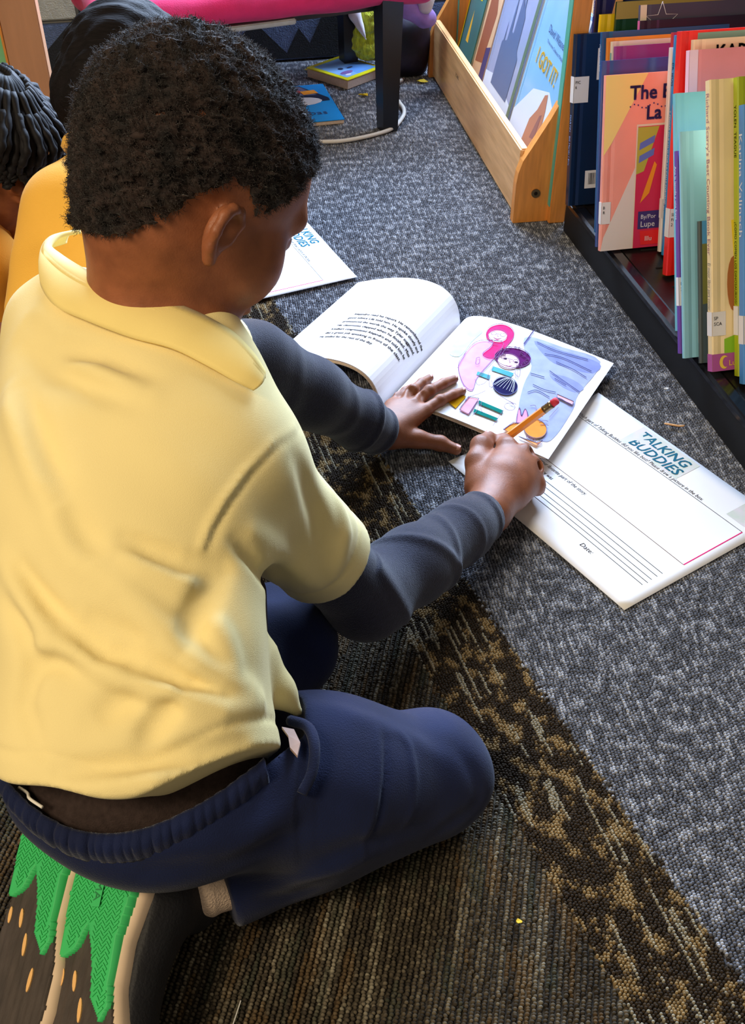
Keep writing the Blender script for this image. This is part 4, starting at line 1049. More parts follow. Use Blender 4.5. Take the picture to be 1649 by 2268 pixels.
def book(name, label, w, h, th, cover, group=None, hard=True):
    """spine along Z at x=0, width +X, near cover in the plane y=0 facing -Y"""
    root = empty(name); tag(root, label, 'book', group)
    t = 0.0022 if hard else 0.0008
    g = 0.0011 if hard else 0.0
    th = max(th, 2 * t + 0.002)
    prof = [(w, 0), (0.017, 0), (0.012, g), (0.007, 0), (0.0015, 0.0), (0.0, 0.0015), (0.0, th - 0.0015), (0.0015, th), (0.007, th), (0.012, th - g), (0.017, th), (w, th),
            (w, th - t), (0.004, th - t), (0.0025, th - t - 0.0004), (0.0025, t + 0.0004), (0.004, t), (w, t)]
    mb = MB().prism(prof[::-1], 0.0, h)
    # the U-shaped caps are concave: split them into strips
    mb.f = mb.f[2:]
    n = len(prof); pr = prof[::-1]
    idx = {p: i for i, p in enumerate(pr)}
    def cap(z):
        off = 0 if z == 0 else n
        q = lambda k: off + idx[prof[k]]
        for fc in ((0, 1, 2, 3, 4, 16, 17), (4, 5, 15, 16), (5, 6, 14, 15), (6, 7, 13, 14), (7, 8, 9, 10, 11, 12, 13)):
            f = tuple(q(k) for k in fc); mb.f.append(f if z == 0 else f[::-1])
    cap(0); cap(1); mb.mi = [0] * len(mb.f)
    mb.build('cover', cover, root)
    MB().box((0.003, t, 0.003), (w - 0.003, th - t, h - 0.003)).build('pages', M_page, root)
    root['w'], root['h'], root['th'] = w, h, th
    return root
def place_shelf(b, a, depth, lean):
    """a: along the shelf of the far bottom edge; the book leans away by lean degrees"""
    Lr = math.radians(lean); th = b['th']
    X = VA; Zd = np.array([0, 0, 1.0]) * math.cos(Lr) + UA * math.sin(Lr); Yd = np.cross(Zd, X)
    P = SH0 + UA * (a - th * math.cos(Lr)) + VA * depth + np.array([0, 0, 0.0602 + th * math.sin(Lr)])
    b.matrix_world = Matrix(((X[0], Yd[0], Zd[0], P[0]), (X[1], Yd[1], Zd[1], P[1]), (X[2], Yd[2], Zd[2], P[2]), (0, 0, 0, 1)))
    for k in ('w', 'h', 'th'): del b[k]
    return b
def front(poly, m, root, nm='cover_print', k=1):
    MB().add([(x, -0.0002 * k, z) for x, z in poly], [tuple(range(len(poly)))]).build(nm, m, root)
def front_text(s, root, x, z, size, m, k=6, bold=0.0, rot=0.0, nm='lettering', **kw):
    c, s_ = math.cos(rot), math.sin(rot)
    lettering(nm, root, s, size, m, lambda a, b_: (x + a * c - b_ * s_, -0.0002 * k, z + a * s_ + b_ * c), bold, **kw)
def spine_text(s, root, th, z, size, m, up=False, nm='spine_lettering', **kw):
    """reads downwards from height z"""
    lettering(nm, root, s, size, m, lambda a, b_: (-0.0003, th / 2 + size * 0.35 - b_, z - a), **kw)
def spine_label(root, th, z0, z1, wrap=0.012, txt='SPA'):
    mb = MB().box((-0.0005, 0.0004, z0), (0.0, th - 0.0004, z1)); mb.add([(0, -0.0005, z0), (wrap, -0.0005, z0), (wrap, -0.0005, z1), (0, -0.0005, z1)], [(0, 1, 2, 3)])
    mb.build('call_number_label', M_white, root)
    for i, t_ in enumerate(txt.split()):
        front_text(t_, root, 0.0015, z1 - 0.010 - i * 0.007, 0.006, M_ink, 6, nm='label_print')
def barcode(root, x, z, w=0.05, h=0.022, vert=False):
    front([(x, z), (x + w, z), (x + w, z + h), (x, z + h)], M_white, root, 'barcode_label', 3)
    r = random.Random(int(x * 1e4)); mb = MB(); q = 0.006
    while q < (h if vert else w) - 0.008:
        b_ = r.uniform(0.0006, 0.0018)
        if vert: mb.add([(x + 0.006, -0.0009, z + q), (x + w - 0.006, -0.0009, z + q), (x + w - 0.006, -0.0009, z + q + b_), (x + 0.006, -0.0009, z + q + b_)], [(0, 1, 2, 3)])
        else: mb.add([(x + q, -0.0009, z + 0.006), (x + q + b_, -0.0009, z + 0.006), (x + q + b_, -0.0009, z + h - 0.004), (x + q, -0.0009, z + h - 0.004)], [(0, 1, 2, 3)])
        q += b_ + r.uniform(0.0006, 0.0014)
    mb.build('barcode', M_ink, root)
GS = 'picture books leaning on the black shelf'

b = book('picture_book', 'tall dark navy book with a yellow ribbon badge, farthest on the black shelf', 0.20, 0.331, 0.010, cov('midnight', (28, 32, 92)), GS)
spine_text('Peggy Rathmann', b, 0.010, 0.325, 0.009, M_whiteink); front([(0.05, 0.29), (0.085, 0.29), (0.085, 0.331), (0.05, 0.331)], mat('cream_print', (226, 206, 150), 0.5), b)
place_shelf(b, 0.700, 0.034, 9)
b = book('picture_book', 'plain bright yellow book peeking out behind the dark green one', 0.11, 0.272, 0.008, cov('yellow', (238, 198, 20)), GS); place_shelf(b, 0.684, 0.038, 9)
b = book('picture_book', 'dark green book with a tan top edge, at the far end of the shelf', 0.22, 0.292, 0.006, cov('forest', (22, 62, 26)), GS)
front([(0.0, 0.268), (0.22, 0.268), (0.22, 0.292), (0.0, 0.292)], mat('tan_print', (176, 146, 74), 0.5), b); place_shelf(b, 0.671, 0.058, 9)
b = book('picture_book', 'dark blue-green hardcover with barcode label, beside the wooden rack', 0.205, 0.256, 0.014, cov('ink_blue', (20, 36, 62), 0.25), GS)
barcode(b, 0.026, 0.026, 0.050, 0.028); barcode(b, 0.036, 0.190, 0.020, 0.045, True); spine_label(b, 0.014, 0.158, 0.196, 0.024, 'PIC 6')
spine_text('MARTIN   Bill Martin / Eric', b, 0.014, 0.140, 0.007, mat('pale_blue_ink', (150, 175, 225), 0.5)); place_shelf(b, 0.648, -0.010, 12)
b = book('picture_book', 'tall grey book with white star outlines, behind the pink-spined one', 0.21, 0.313, 0.008, cov('slate', (70, 70, 90)), GS)
mb = MB(); star = [(0.034 + r * math.cos(a), 0.290 + r * math.sin(a)) for a, r in [(math.pi / 2 + i * math.pi / 5, 0.026 if i % 2 == 0 else 0.011) for i in range(10)]]
mb.tube([(x, -0.0006, z) for x, z in star + star[:1]], 0.0005, 4); mb.build('star_outline', M_whiteink, b); front([(0, 0), (0.010, 0), (0.010, 0.313), (0, 0.313)], mat('ivory_print', (226, 214, 190), 0.5), b)
place_shelf(b, 0.562, 0.066, 16.5)
b = book('picture_book', 'dark purple book with a pink spine and one white star', 0.21, 0.295, 0.008, cov('plum_black', (36, 32, 52), 0.3), GS)
front([(0.026 + 0.0, 0.0), (0.03, 0.0), (0.03, 0.295), (0.026, 0.295)], mat('plum_print', (70, 48, 78), 0.4), b)
star = [(0.024 + r * math.cos(a), 0.262 + r * math.sin(a)) for a, r in [(math.pi / 2 + i * math.pi / 5, 0.0095 if i % 2 == 0 else 0.0036) for i in range(10)]]
front(star, M_whiteink, b, 'star', 4); MB().box((-0.0004, 0.0004, 0.0), (0.0, 0.0076, 0.295)).build('spine_print', mat('pink_spine', (206, 90, 136), 0.5), b); place_shelf(b, 0.552, 0.062, 16.5)
b = book('picture_book', 'thin blue book with green lower half, next to the barcode book', 0.20, 0.286, 0.006, cov('blue_a', (24, 84, 140)), GS)
front([(0, 0), (0.2, 0), (0.2, 0.17), (0, 0.17)], mat('green_print', (28, 130, 48), 0.5), b); spine_text('¿Qué te pasa hoy?', b, 0.006, 0.27, 0.005, M_whiteink); place_shelf(b, 0.5425, 0.0, 16.5)
b = book('picture_book', 'small orange book showing its top edge', 0.17, 0.280, 0.006, cov('orange', (226, 132, 40)), GS); place_shelf(b, 0.5345, 0.006, 16.5)
b = book('picture_book', 'thin white and teal book between orange and purple ones', 0.17, 0.277, 0.0048, cov('ivory', (226, 212, 190)), GS)
MB().box((-0.0004, 0.0004, 0.0), (0.0, 0.0044, 0.262)).build('spine_print', mat('teal_print', (110, 180, 172), 0.5), b); place_shelf(b, 0.5275, 0.010, 16.5)
b = book('picture_book', 'purple book with white spine lettering behind the blue cover', 0.17, 0.273, 0.008, cov('violet', (150, 56, 128)), GS); spine_text('¿Do', b, 0.008, 0.25, 0.008, M_whiteink); place_shelf(b, 0.519, 0.012, 16.5)
b = book('picture_book', 'blue glossy book directly behind the salmon and cream cover', 0.20, 0.262, 0.006, cov('steel_blue', (52, 74, 140), 0.2), GS); place_shelf(b, 0.496, -0.016, 16.5)
# salmon and cream cover
b = book('picture_book', 'salmon and cream hardcover with a framed red picture and bold title', 0.19, 0.247, 0.010, cov('salmon', (244, 158, 138)), GS)
front([(0.0, 0.247), (0.0, 0.138), (0.012, 0.155), (0.064, 0.247)], mat('butter_print', (246, 218, 130), 0.5), b); front([(0, 0), (0.052, 0), (0.052, 0.122), (0.004, 0.02)], mat('warm_white_print', (226, 214, 204), 0.5), b)
front([(0.050, 0.0), (0.19, 0.0), (0.19, 0.178), (0.050, 0.178)], mat('ivory_print', (226, 214, 190), 0.5), b, 'picture_border', 2)
front([(0.052, 0.0), (0.19, 0.0), (0.19, 0.175), (0.052, 0.175)], mat('crimson_print', (206, 42, 84), 0.5), b, 'picture', 3)
front([(0.052, 0.174), (0.085, 0.174), (0.070, 0.130), (0.064, 0.112), (0.052, 0.108)], mat('olive_print', (178, 176, 66), 0.5), b, 'picture', 4)
for q, zz in enumerate((0.142, 0.124)):
    front([(0.055, zz), (0.078, zz + 0.010), (0.079, zz + 0.020), (0.056, zz + 0.010)], mat('periwinkle_print', (96, 118, 196), 0.5), b, 'picture', 5)
front([(0.066, 0.085), (0.080, 0.125), (0.084, 0.120), (0.074, 0.080), (0.060, 0.066)], mat('amber_print', (238, 150, 36), 0.5), b, 'picture', 5)
M_title = mat('indigo_ink', (58, 46, 112), 0.6)
front_text('The B', b, 0.036, 0.212, 0.0265, M_title, 7, 0.0012); front_text('La', b, 0.062, 0.184, 0.0265, M_title, 7, 0.0012)
for i in range(11): front([(0.038 + i * 0.006 + 0.0012 * math.cos(a), 0.203 + 0.003 * math.sin(i * 1.3) + 0.0012 * math.sin(a)) for a in np.linspace(0, 6.28, 7)[:-1]], M_title, b, 'dot', 7)
front([(0.058, 0.028), (0.15, 0.028), (0.15, 0.054), (0.058, 0.054)], M_title, b, 'author_box', 6); front_text('By/Por', b, 0.062, 0.043, 0.009, M_whiteink, 8); front_text('Lupe', b, 0.062, 0.031, 0.012, M_whiteink, 8)
front([(0.064, 0.004), (0.15, 0.004), (0.15, 0.025), (0.062, 0.025)], mat('signal_red_print', (232, 40, 44), 0.5), b, 'illustrator_box', 6); front_text('Illu', b, 0.070, 0.010, 0.010, M_whiteink, 8)
spine_label(b, 0.010, 0.040, 0.072, 0.014, 'B R'); place_shelf(b, 0.483, -0.016, 16.5)
b = book('picture_book', 'thin dark red book leaning on the salmon cover', 0.19, 0.301, 0.0055, cov('brick_red', (190, 36, 50)), GS); place_shelf(b, 0.470, 0.077, 16.5)
b = book('picture_book', 'slim book with a plain white spine beside the blue one', 0.19, 0.284, 0.009, cov('bone', (228, 220, 212)), GS); spine_label(b, 0.009, 0.050, 0.078, 0.012, 'E 32'); place_shelf(b, 0.463, 0.072, 16.5)
b = book('picture_book', 'bright blue spine lettered in dark and white capitals', 0.20, 0.303, 0.008, cov('azure', (36, 136, 204)), GS)
spine_text('DR. SEUSS', b, 0.008, 0.268, 0.007, M_ink); spine_text('Y PENSAR QUE LO VI POR LA CALLE PORVENIR', b, 0.008, 0.205, 0.0062, M_whiteink); place_shelf(b, 0.451, 0.073, 16.5)
b = book('picture_book', 'thin yellow book squeezed in beside the bright red spine', 0.19, 0.268, 0.0048, cov('lemon', (240, 206, 40)), GS); place_shelf(b, 0.440, 0.074, 16.5)
b = book('picture_book', 'bright red hardcover with a white label near the bottom of its spine', 0.20, 0.325, 0.014, cov('scarlet', (236, 36, 30)), GS)
front([(0.024, 0.30), (0.2, 0.30), (0.2, 0.322), (0.024, 0.322)], mat('sage_print', (120, 140, 126), 0.5), b); spine_label(b, 0.014, 0.055, 0.095, 0.012, 'SPA Fic 2'); place_shelf(b, 0.393, 0.050, 16.5)
b = book('picture_book', 'worn cream book with rounded corner and black capitals along its top', 0.20, 0.325, 0.010, cov('parchment', (228, 196, 160)), GS); front_text('KAREN K', b, 0.03, 0.300, 0.024, M_ink, 6, 0.0008); place_shelf(b, 0.355, 0.060, 19)
b = book('picture_book', 'faded pink book with a lilac spine in front of the cream one', 0.20, 0.322, 0.010, cov('rose', (226, 128, 134)), GS)
MB().box((-0.0004, 0.0004, 0.0), (0.0, 0.0096, 0.322)).build('spine_print', mat('lilac_print', (240, 190, 206), 0.5), b); front([(0, 0), (0.012, 0), (0.012, 0.322), (0, 0.322)], mat('lilac_print', (240, 190, 206), 0.5), b)
spine_text('Maja Lubi', b, 0.010, 0.285, 0.0085, mat('rust_ink', (120, 50, 60), 0.6)); place_shelf(b, 0.325, 0.046, 21)
b = book('picture_book', 'tall pale teal book standing behind the light blue one', 0.20, 0.301, 0.010, cov('sea', (116, 188, 200)), GS); place_shelf(b, 0.240, 0.002, 26)
b = book('picture_book', 'narrow violet spine with white lettering and a white label', 0.18, 0.253, 0.008, cov('ultraviolet', (104, 62, 158)), GS); spine_text('Ana la lanuda y una fresa', b, 0.008, 0.235, 0.0065, M_whiteink); spine_label(b, 0.008, 0.062, 0.098, 0.004, 'FR 2'); place_shelf(b, 0.186, -0.018, 27)
b = book('picture_book', 'plain light blue cover with a small white label, next to the violet spine', 0.20, 0.280, 0.006, cov('pale_blue', (140, 196, 212)), GS)
front_text('Un', b, 0.036, 0.180, 0.016, M_ink, 6); front([(0.040, 0.148), (0.06, 0.150), (0.06, 0.130)], mat('crimson_print', (206, 42, 84), 0.5), b); front([(0.020, 0.018), (0.06, 0.018), (0.06, 0.050), (0.020, 0.050)], M_white, b, 'label'); place_shelf(b, 0.174, -0.017, 27)
b = book('picture_book', 'small dark grey-green book with a pale edge below the cream spine', 0.15, 0.178, 0.0048, cov('moss', (70, 78, 78)), GS)
front([(0.004, 0.0), (0.15, 0.0), (0.15, 0.09), (0.004, 0.075)], mat('grey_green_print', (72, 88, 96), 0.4), b); front([(0.004, 0.075), (0.15, 0.09), (0.15, 0.15), (0.004, 0.15)], mat('olive_dark_print', (120, 122, 62), 0.4), b); front([(0.004, 0.15), (0.15, 0.15), (0.15, 0.178), (0.004, 0.178)], mat('sky_print', (80, 150, 200), 0.4), b)
place_shelf(b, 0.159, -0.001, 27)
b = book('picture_book', 'large cream book with a bilingual spine title and a magenta foot band', 0.21, 0.349, 0.013, cov('vanilla', (240, 214, 162)), GS)
spine_text("Richard Scarry's Best Counting Book Ever", b, 0.013, 0.335, 0.0105, mat('mauve_ink', (160, 110, 120), 0.6), fit=0.19); spine_text('El mejor libro para contar de Ricardo', b, 0.013, 0.136, 0.0098, mat('grey_ink', (120, 120, 118), 0.6), shear=0.2, fit=0.085)
spine_label(b, 0.013, 0.045, 0.075, 0.018, 'SP SCA')
front([(0.0, 0.0), (0.21, 0.0), (0.21, 0.022), (0.0, 0.022)], mat('magenta_print', (176, 84, 150), 0.5), b); front([(0.016, 0.022), (0.21, 0.022), (0.21, 0.062), (0.040, 0.058), (0.034, 0.045), (0.016, 0.040)], mat('grass_print', (140, 190, 40), 0.5), b)
MB().box((-0.0004, 0.0004, 0.0), (0.0, 0.0126, 0.022)).build('spine_print', mat('magenta_print', (176, 84, 150), 0.5), b)
moon = [(0.0155 + 0.0065 * math.cos(a), 0.011 + 0.0085 * math.sin(a)) for a in np.linspace(0.9, 5.4, 14)] + [(0.0180 + 0.0046 * math.cos(a), 0.011 + 0.0064 * math.sin(a)) for a in np.linspace(5.1, 1.2, 12)]
mb = MB(); n_ = len(moon)
for i in range(12): mb.add([(moon[i][0], -0.0008, moon[i][1]), (moon[i + 1][0], -0.0008, moon[i + 1][1]), (moon[n_ - 1 - min(i + 1, 11)][0], -0.0008, moon[n_ - 1 - min(i + 1, 11)][1]), (moon[n_ - 1 - min(i, 11)][0], -0.0008, moon[n_ - 1 - min(i, 11)][1])], [(0, 1, 2, 3)])
mb.build('moon_logo', mat('gold_print', (240, 200, 70), 0.5), b); front_text('Luna', b, 0.0215, 0.006, 0.010, mat('gold_print', (240, 200, 70), 0.5), 6)
front([(0.032, 0.10), (0.10, 0.10), (0.10, 0.195), (0.026, 0.185)], mat('yellow_print', (246, 214, 50), 0.5), b, 'cover_print', 2)
front([(0.029 + 0.009 * math.cos(a), 0.108 + 0.034 * math.sin(a)) for a in np.linspace(0, 6.28, 17)[:-1]], mat('brown_print', (176, 104, 52), 0.5), b, 'cover_print', 4)
front_text('R', b, 0.0275, 0.262, 0.026, mat('maroon_ink', (110, 52, 56), 0.6), 6, 0.0008); front_text('B', b, 0.0275, 0.212, 0.026, mat('deep_green_ink', (40, 74, 52), 0.6), 6, 0.0008)
place_shelf(b, 0.139, 0.003, 27)
b = book('picture_book', 'lime green book with dark spine letters, second from the right edge', 0.21, 0.356, 0.0115, cov('lime', (168, 180, 26)), GS)
spine_text('YOLEN  TEAGUE', b, 0.0115, 0.325, 0.007, M_ink, fit=0.06); spine_text('¿CÓMO COMEN LOS DINOSAURIOS?', b, 0.0115, 0.19, 0.0068, M_ink, fit=0.10); spine_label(b, 0.0115, 0.052, 0.088, 0.010, 'SPA I YOL'); place_shelf(b, 0.1222, 0.031, 27)
b = book('picture_book', 'blue book with white letters at the right edge of the photo', 0.21, 0.331, 0.012, cov('cornflower', (74, 140, 206)), GS)
spine_text('Karina Valinech', b, 0.012, 0.30, 0.010, M_whiteink, fit=0.12); spine_label(b, 0.012, 0.050, 0.085, 0.012, 'SPA I'); place_shelf(b, 0.1045, 0.029, 27)

# ------------------------------------------------------------------ books facing out in the wooden rack
GR = 'books facing out in the wooden rack'
def place_rack(b, y_left, x0, lean=12.2):
    """left edge (seen from the aisle) at y_left, cover bottom at x0"""
    Lr = math.radians(lean)
    Xl = np.array([0, -1.0, 0]); Zl = np.array([math.sin(Lr), 0, math.cos(Lr)]); Yl = np.cross(Zl, Xl)
    c, s_ = math.cos(RY), math.sin(RY); Rz = np.array([[c, -s_, 0], [s_, c, 0], [0, 0, 1]])
    X_, Y_, Z_ = Rz @ Xl, Rz @ Yl, Rz @ Zl; P = np.array([0.247, 1.70, 0]) + Rz @ np.array([x0, y_left, 0.0355])
    b.matrix_world = Matrix(((X_[0], Y_[0], Z_[0], P[0]), (X_[1], Y_[1], Z_[1], P[1]), (X_[2], Y_[2], Z_[2], P[2]), (0, 0, 0, 1)))
    for k in ('w', 'h', 'th'): del b[k]
b = book('picture_book', 'sky blue face-out book with yellow title I GOT IT! in the rack', 0.235, 0.285, 0.009, cov('sky', (132, 186, 232), 0.2), GR)
front([(0.0, 0.0), (0.235, 0.0), (0.235, 0.10), (0.15, 0.14), (0.07, 0.12), (0.0, 0.06)], mat('cloud_print', (206, 218, 236), 0.3), b)
front([(0.085, 0.03), (0.105, 0.02), (0.15, 0.02), (0.165, 0.06), (0.158, 0.11), (0.148, 0.135), (0.135, 0.13), (0.12, 0.10), (0.095, 0.075)], mat('leather_print', (176, 120, 96), 0.4), b, 'cover_print', 3)
front([(0.12, 0.05), (0.145, 0.055), (0.148, 0.10), (0.138, 0.095)], mat('leather_dark_print', (136, 92, 90), 0.4), b, 'cover_print', 4)
front([(0.215, 0.02), (0.235, 0.02), (0.235, 0.28), (0.215, 0.28)], mat('cloud_print', (206, 218, 236), 0.3), b, 'cover_print', 2)
M_gold = mat('gold_print', (240, 200, 70), 0.5)
front_text('David Wiesner', b, 0.062, 0.215, 0.019, mat('navy_ink', (44, 60, 110), 0.6), 6, rot=-0.05, fit=0.098); front_text('Three-time Caldecott Medalist', b, 0.070, 0.200, 0.008, mat('navy_ink', (44, 60, 110), 0.6), 6, rot=-0.05, fit=0.10)
front_text('I GOT IT!', b, 0.040, 0.158, 0.038, M_gold, 6, 0.0010, rot=-0.05, fit=0.122)
place_rack(b, 0.262, 0.046)
b = book('picture_book', 'grey-blue face-out book with a dark castle on its cover', 0.205, 0.285, 0.012, cov('haze', (150, 164, 200), 0.2), GR)
front([(0, 0), (0.205, 0), (0.205, 0.05), (0.09, 0.075), (0, 0.06)], mat('cloud_print', (206, 218, 236), 0.3), b)
cas = [(0.05, 0.05), (0.05, 0.13), (0.058, 0.135), (0.060, 0.175), (0.064, 0.135), (0.078, 0.14), (0.080, 0.20), (0.084, 0.225), (0.088, 0.20), (0.092, 0.16), (0.105, 0.16), (0.107, 0.225), (0.112, 0.255), (0.117, 0.225), (0.122, 0.21), (0.128, 0.24), (0.134, 0.21), (0.145, 0.20), (0.150, 0.14), (0.165, 0.13), (0.165, 0.05)]
front(cas, mat('castle_print', (88, 108, 146), 0.4), b, 'cover_print', 3)
front([(0.190, 0.0), (0.205, 0.0), (0.205, 0.285), (0.190, 0.285)], mat('green_print2', (90, 116, 96), 0.4), b, 'cover_print', 2)
place_rack(b, 0.482, 0.046)
b = book('picture_book', 'dark red book edge between the two blue covers in the rack', 0.20, 0.27, 0.006, cov('oxblood', (96, 20, 34)), GR); place_rack(b, 0.468, 0.0585)
b = book('picture_book', 'cream and brown face-out book with a rusty figure, beyond the castle cover', 0.09, 0.26, 0.008, cov('fawn', (214, 178, 140)), GR)
front([(0.01, 0.05), (0.06, 0.06), (0.075, 0.16), (0.05, 0.20), (0.015, 0.17)], mat('rust_print', (150, 88, 64), 0.4), b); front([(0.06, 0.02), (0.09, 0.02), (0.09, 0.10), (0.06, 0.09)], mat('indigo_print', (66, 60, 110), 0.4), b); place_rack(b, 0.580, 0.046)
b = book('picture_book', 'teal face-out book with chunky yellow print at the far end of the rack', 0.125, 0.28, 0.008, cov('petrol', (56, 124, 128)), GR)
for i in range(3): front([(0.03 + 0.004 * i, 0.232 - i * 0.042), (0.10, 0.236 - i * 0.042), (0.098, 0.262 - i * 0.042), (0.034, 0.258 - i * 0.042)], mat('bright_yellow_print', (240, 220, 40), 0.5), b, 'cover_print', 3)
front([(0.05, 0.06), (0.07, 0.06), (0.065, 0.10), (0.06, 0.125), (0.055, 0.10)], mat('flame_print', (246, 190, 60), 0.5), b); front([(0.0, 0.0), (0.012, 0), (0.012, 0.28), (0, 0.28)], mat('bright_yellow_print', (240, 220, 40), 0.5), b)
place_rack(b, 0.722, 0.046)

# ------------------------------------------------------------------ open picture book on the carpet
M_paper = mat('white_page', (238, 236, 240), 0.7, 0.01, 20, spec=0.2)
M_pgedge = mat('page_stack_edge', (232, 216, 200), 0.85, 0.10, 500)
G0 = np.array([0.023, 1.133, 0.0]); EX = np.array([0.877, -0.481, 0.0]); EY = np.array([0.481, 0.877, 0.0])
obk = empty('open_book', tuple(G0)); tag(obk, 'open white picture book with text page and watercolour classroom picture', 'book')
def bez(P, n=26):
    t = np.linspace(0, 1, n)[:, None]; P = np.array(P)
    return (1 - t) ** 3 * P[0] + 3 * t * (1 - t) ** 2 * P[1] + 3 * t * t * (1 - t) * P[2] + t ** 3 * P[3]
PROF_R = bez([(0.002, 0.010), (0.004, 0.045), (0.075, 0.040), (0.232, 0.016)]); PROF_L = bez([(-0.001, 0.010), (-0.003, 0.085), (-0.075, 0.078), (-0.172, 0.034)])
def arc(PR):
    d = np.concatenate([[0], np.cumsum(np.linalg.norm(np.diff(PR, axis=0), axis=1))]); return d
AR_R, AR_L = arc(PROF_R), arc(PROF_L)
T0, T1 = -0.024, 0.220
def on_page(PR, ARC, s, t, lift=0.0):
    o = np.interp(s, ARC, PR[:, 0]); z = np.interp(s, ARC, PR[:, 1]); sgn = 1 if PR[-1, 0] > 0 else -1
    e = 1e-3; o2 = np.interp(s + e, ARC, PR[:, 0]); z2 = np.interp(s + e, ARC, PR[:, 1]); dz = (z2 - z); do = (o2 - o); l = math.hypot(dz, do) or 1
    n = np.array([-dz / l * sgn, do / l * sgn])
    return EX * (o + n[0] * lift) + EY * t + np.array([0, 0, z + n[1] * lift])
def page_block(nm, PR, ARC, thick, m, drop=0.0, parent=obk, inset=0.0):
    V = []; F = []; n = len(ARC)
    for lf in (-drop, -drop - thick):
        for t in (T0 + inset, T1 - inset):
            for s in ARC:
                V.append(on_page(PR, ARC, min(s, ARC[-1] - inset), t, lf))
    q = lambda a, b_, k: (a * 2 + b_) * n + k
    sg = PR[-1, 0] > 0
    for k in range(n - 1):
        fs = [(q(0, 0, k), q(0, 0, k + 1), q(0, 1, k + 1), q(0, 1, k)), (q(1, 0, k + 1), q(1, 0, k), q(1, 1, k), q(1, 1, k + 1)),
              (q(0, 0, k + 1), q(0, 0, k), q(1, 0, k), q(1, 0, k + 1)), (q(0, 1, k), q(0, 1, k + 1), q(1, 1, k + 1), q(1, 1, k))]
        F += fs if sg else [f[::-1] for f in fs]
    for k in (0, n - 1): F.append((q(0, 0, k), q(0, 1, k), q(1, 1, k), q(1, 0, k)))
    return mobj(nm, V, F, m, parent, False)
page_block('right_page', PROF_R, AR_R, 0.0003, M_paper)
page_block('left_page', PROF_L, AR_L, 0.0003, M_paper)
for k in range(4):
    page_block('page_stack', PROF_R, AR_R, 0.0011, M_pgedge if k % 2 else M_paper, 0.0004 + 0.0014 * k, inset=0.0012 * (k + 1) if k < 3 else 0.0)
    page_block('page_stack', PROF_L, AR_L, 0.0011, M_pgedge if k % 2 else M_paper, 0.0004 + 0.0014 * k, inset=0.0010 * (k + 1) if k < 3 else 0.0)
TXT = ['Alejandro read his report. He remembered the', 'good advice Lila told him. He spoke slowly and', 'pronounced the words the way Tyler suggested.', 'His classmates clapped when he finished. Miss',
       'Kindhart congratulated Alejandro and told him he', 'did a great job speaking in front of the class.', 'He smiled for the rest of the day.']
SMAX = AR_L[-1]
for i, ln in enumerate(TXT):
    t0 = 0.098 - i * 0.0112
    lettering('story_text', obk, ln, 0.0078, M_ink, lambda x, y, t0=t0: on_page(PROF_L, AR_L, SMAX - 0.066 + 0.0028 * i - x, t0 + y, 0.0004), 0.00025, fit=(0.124 if i < 6 else 0.084))
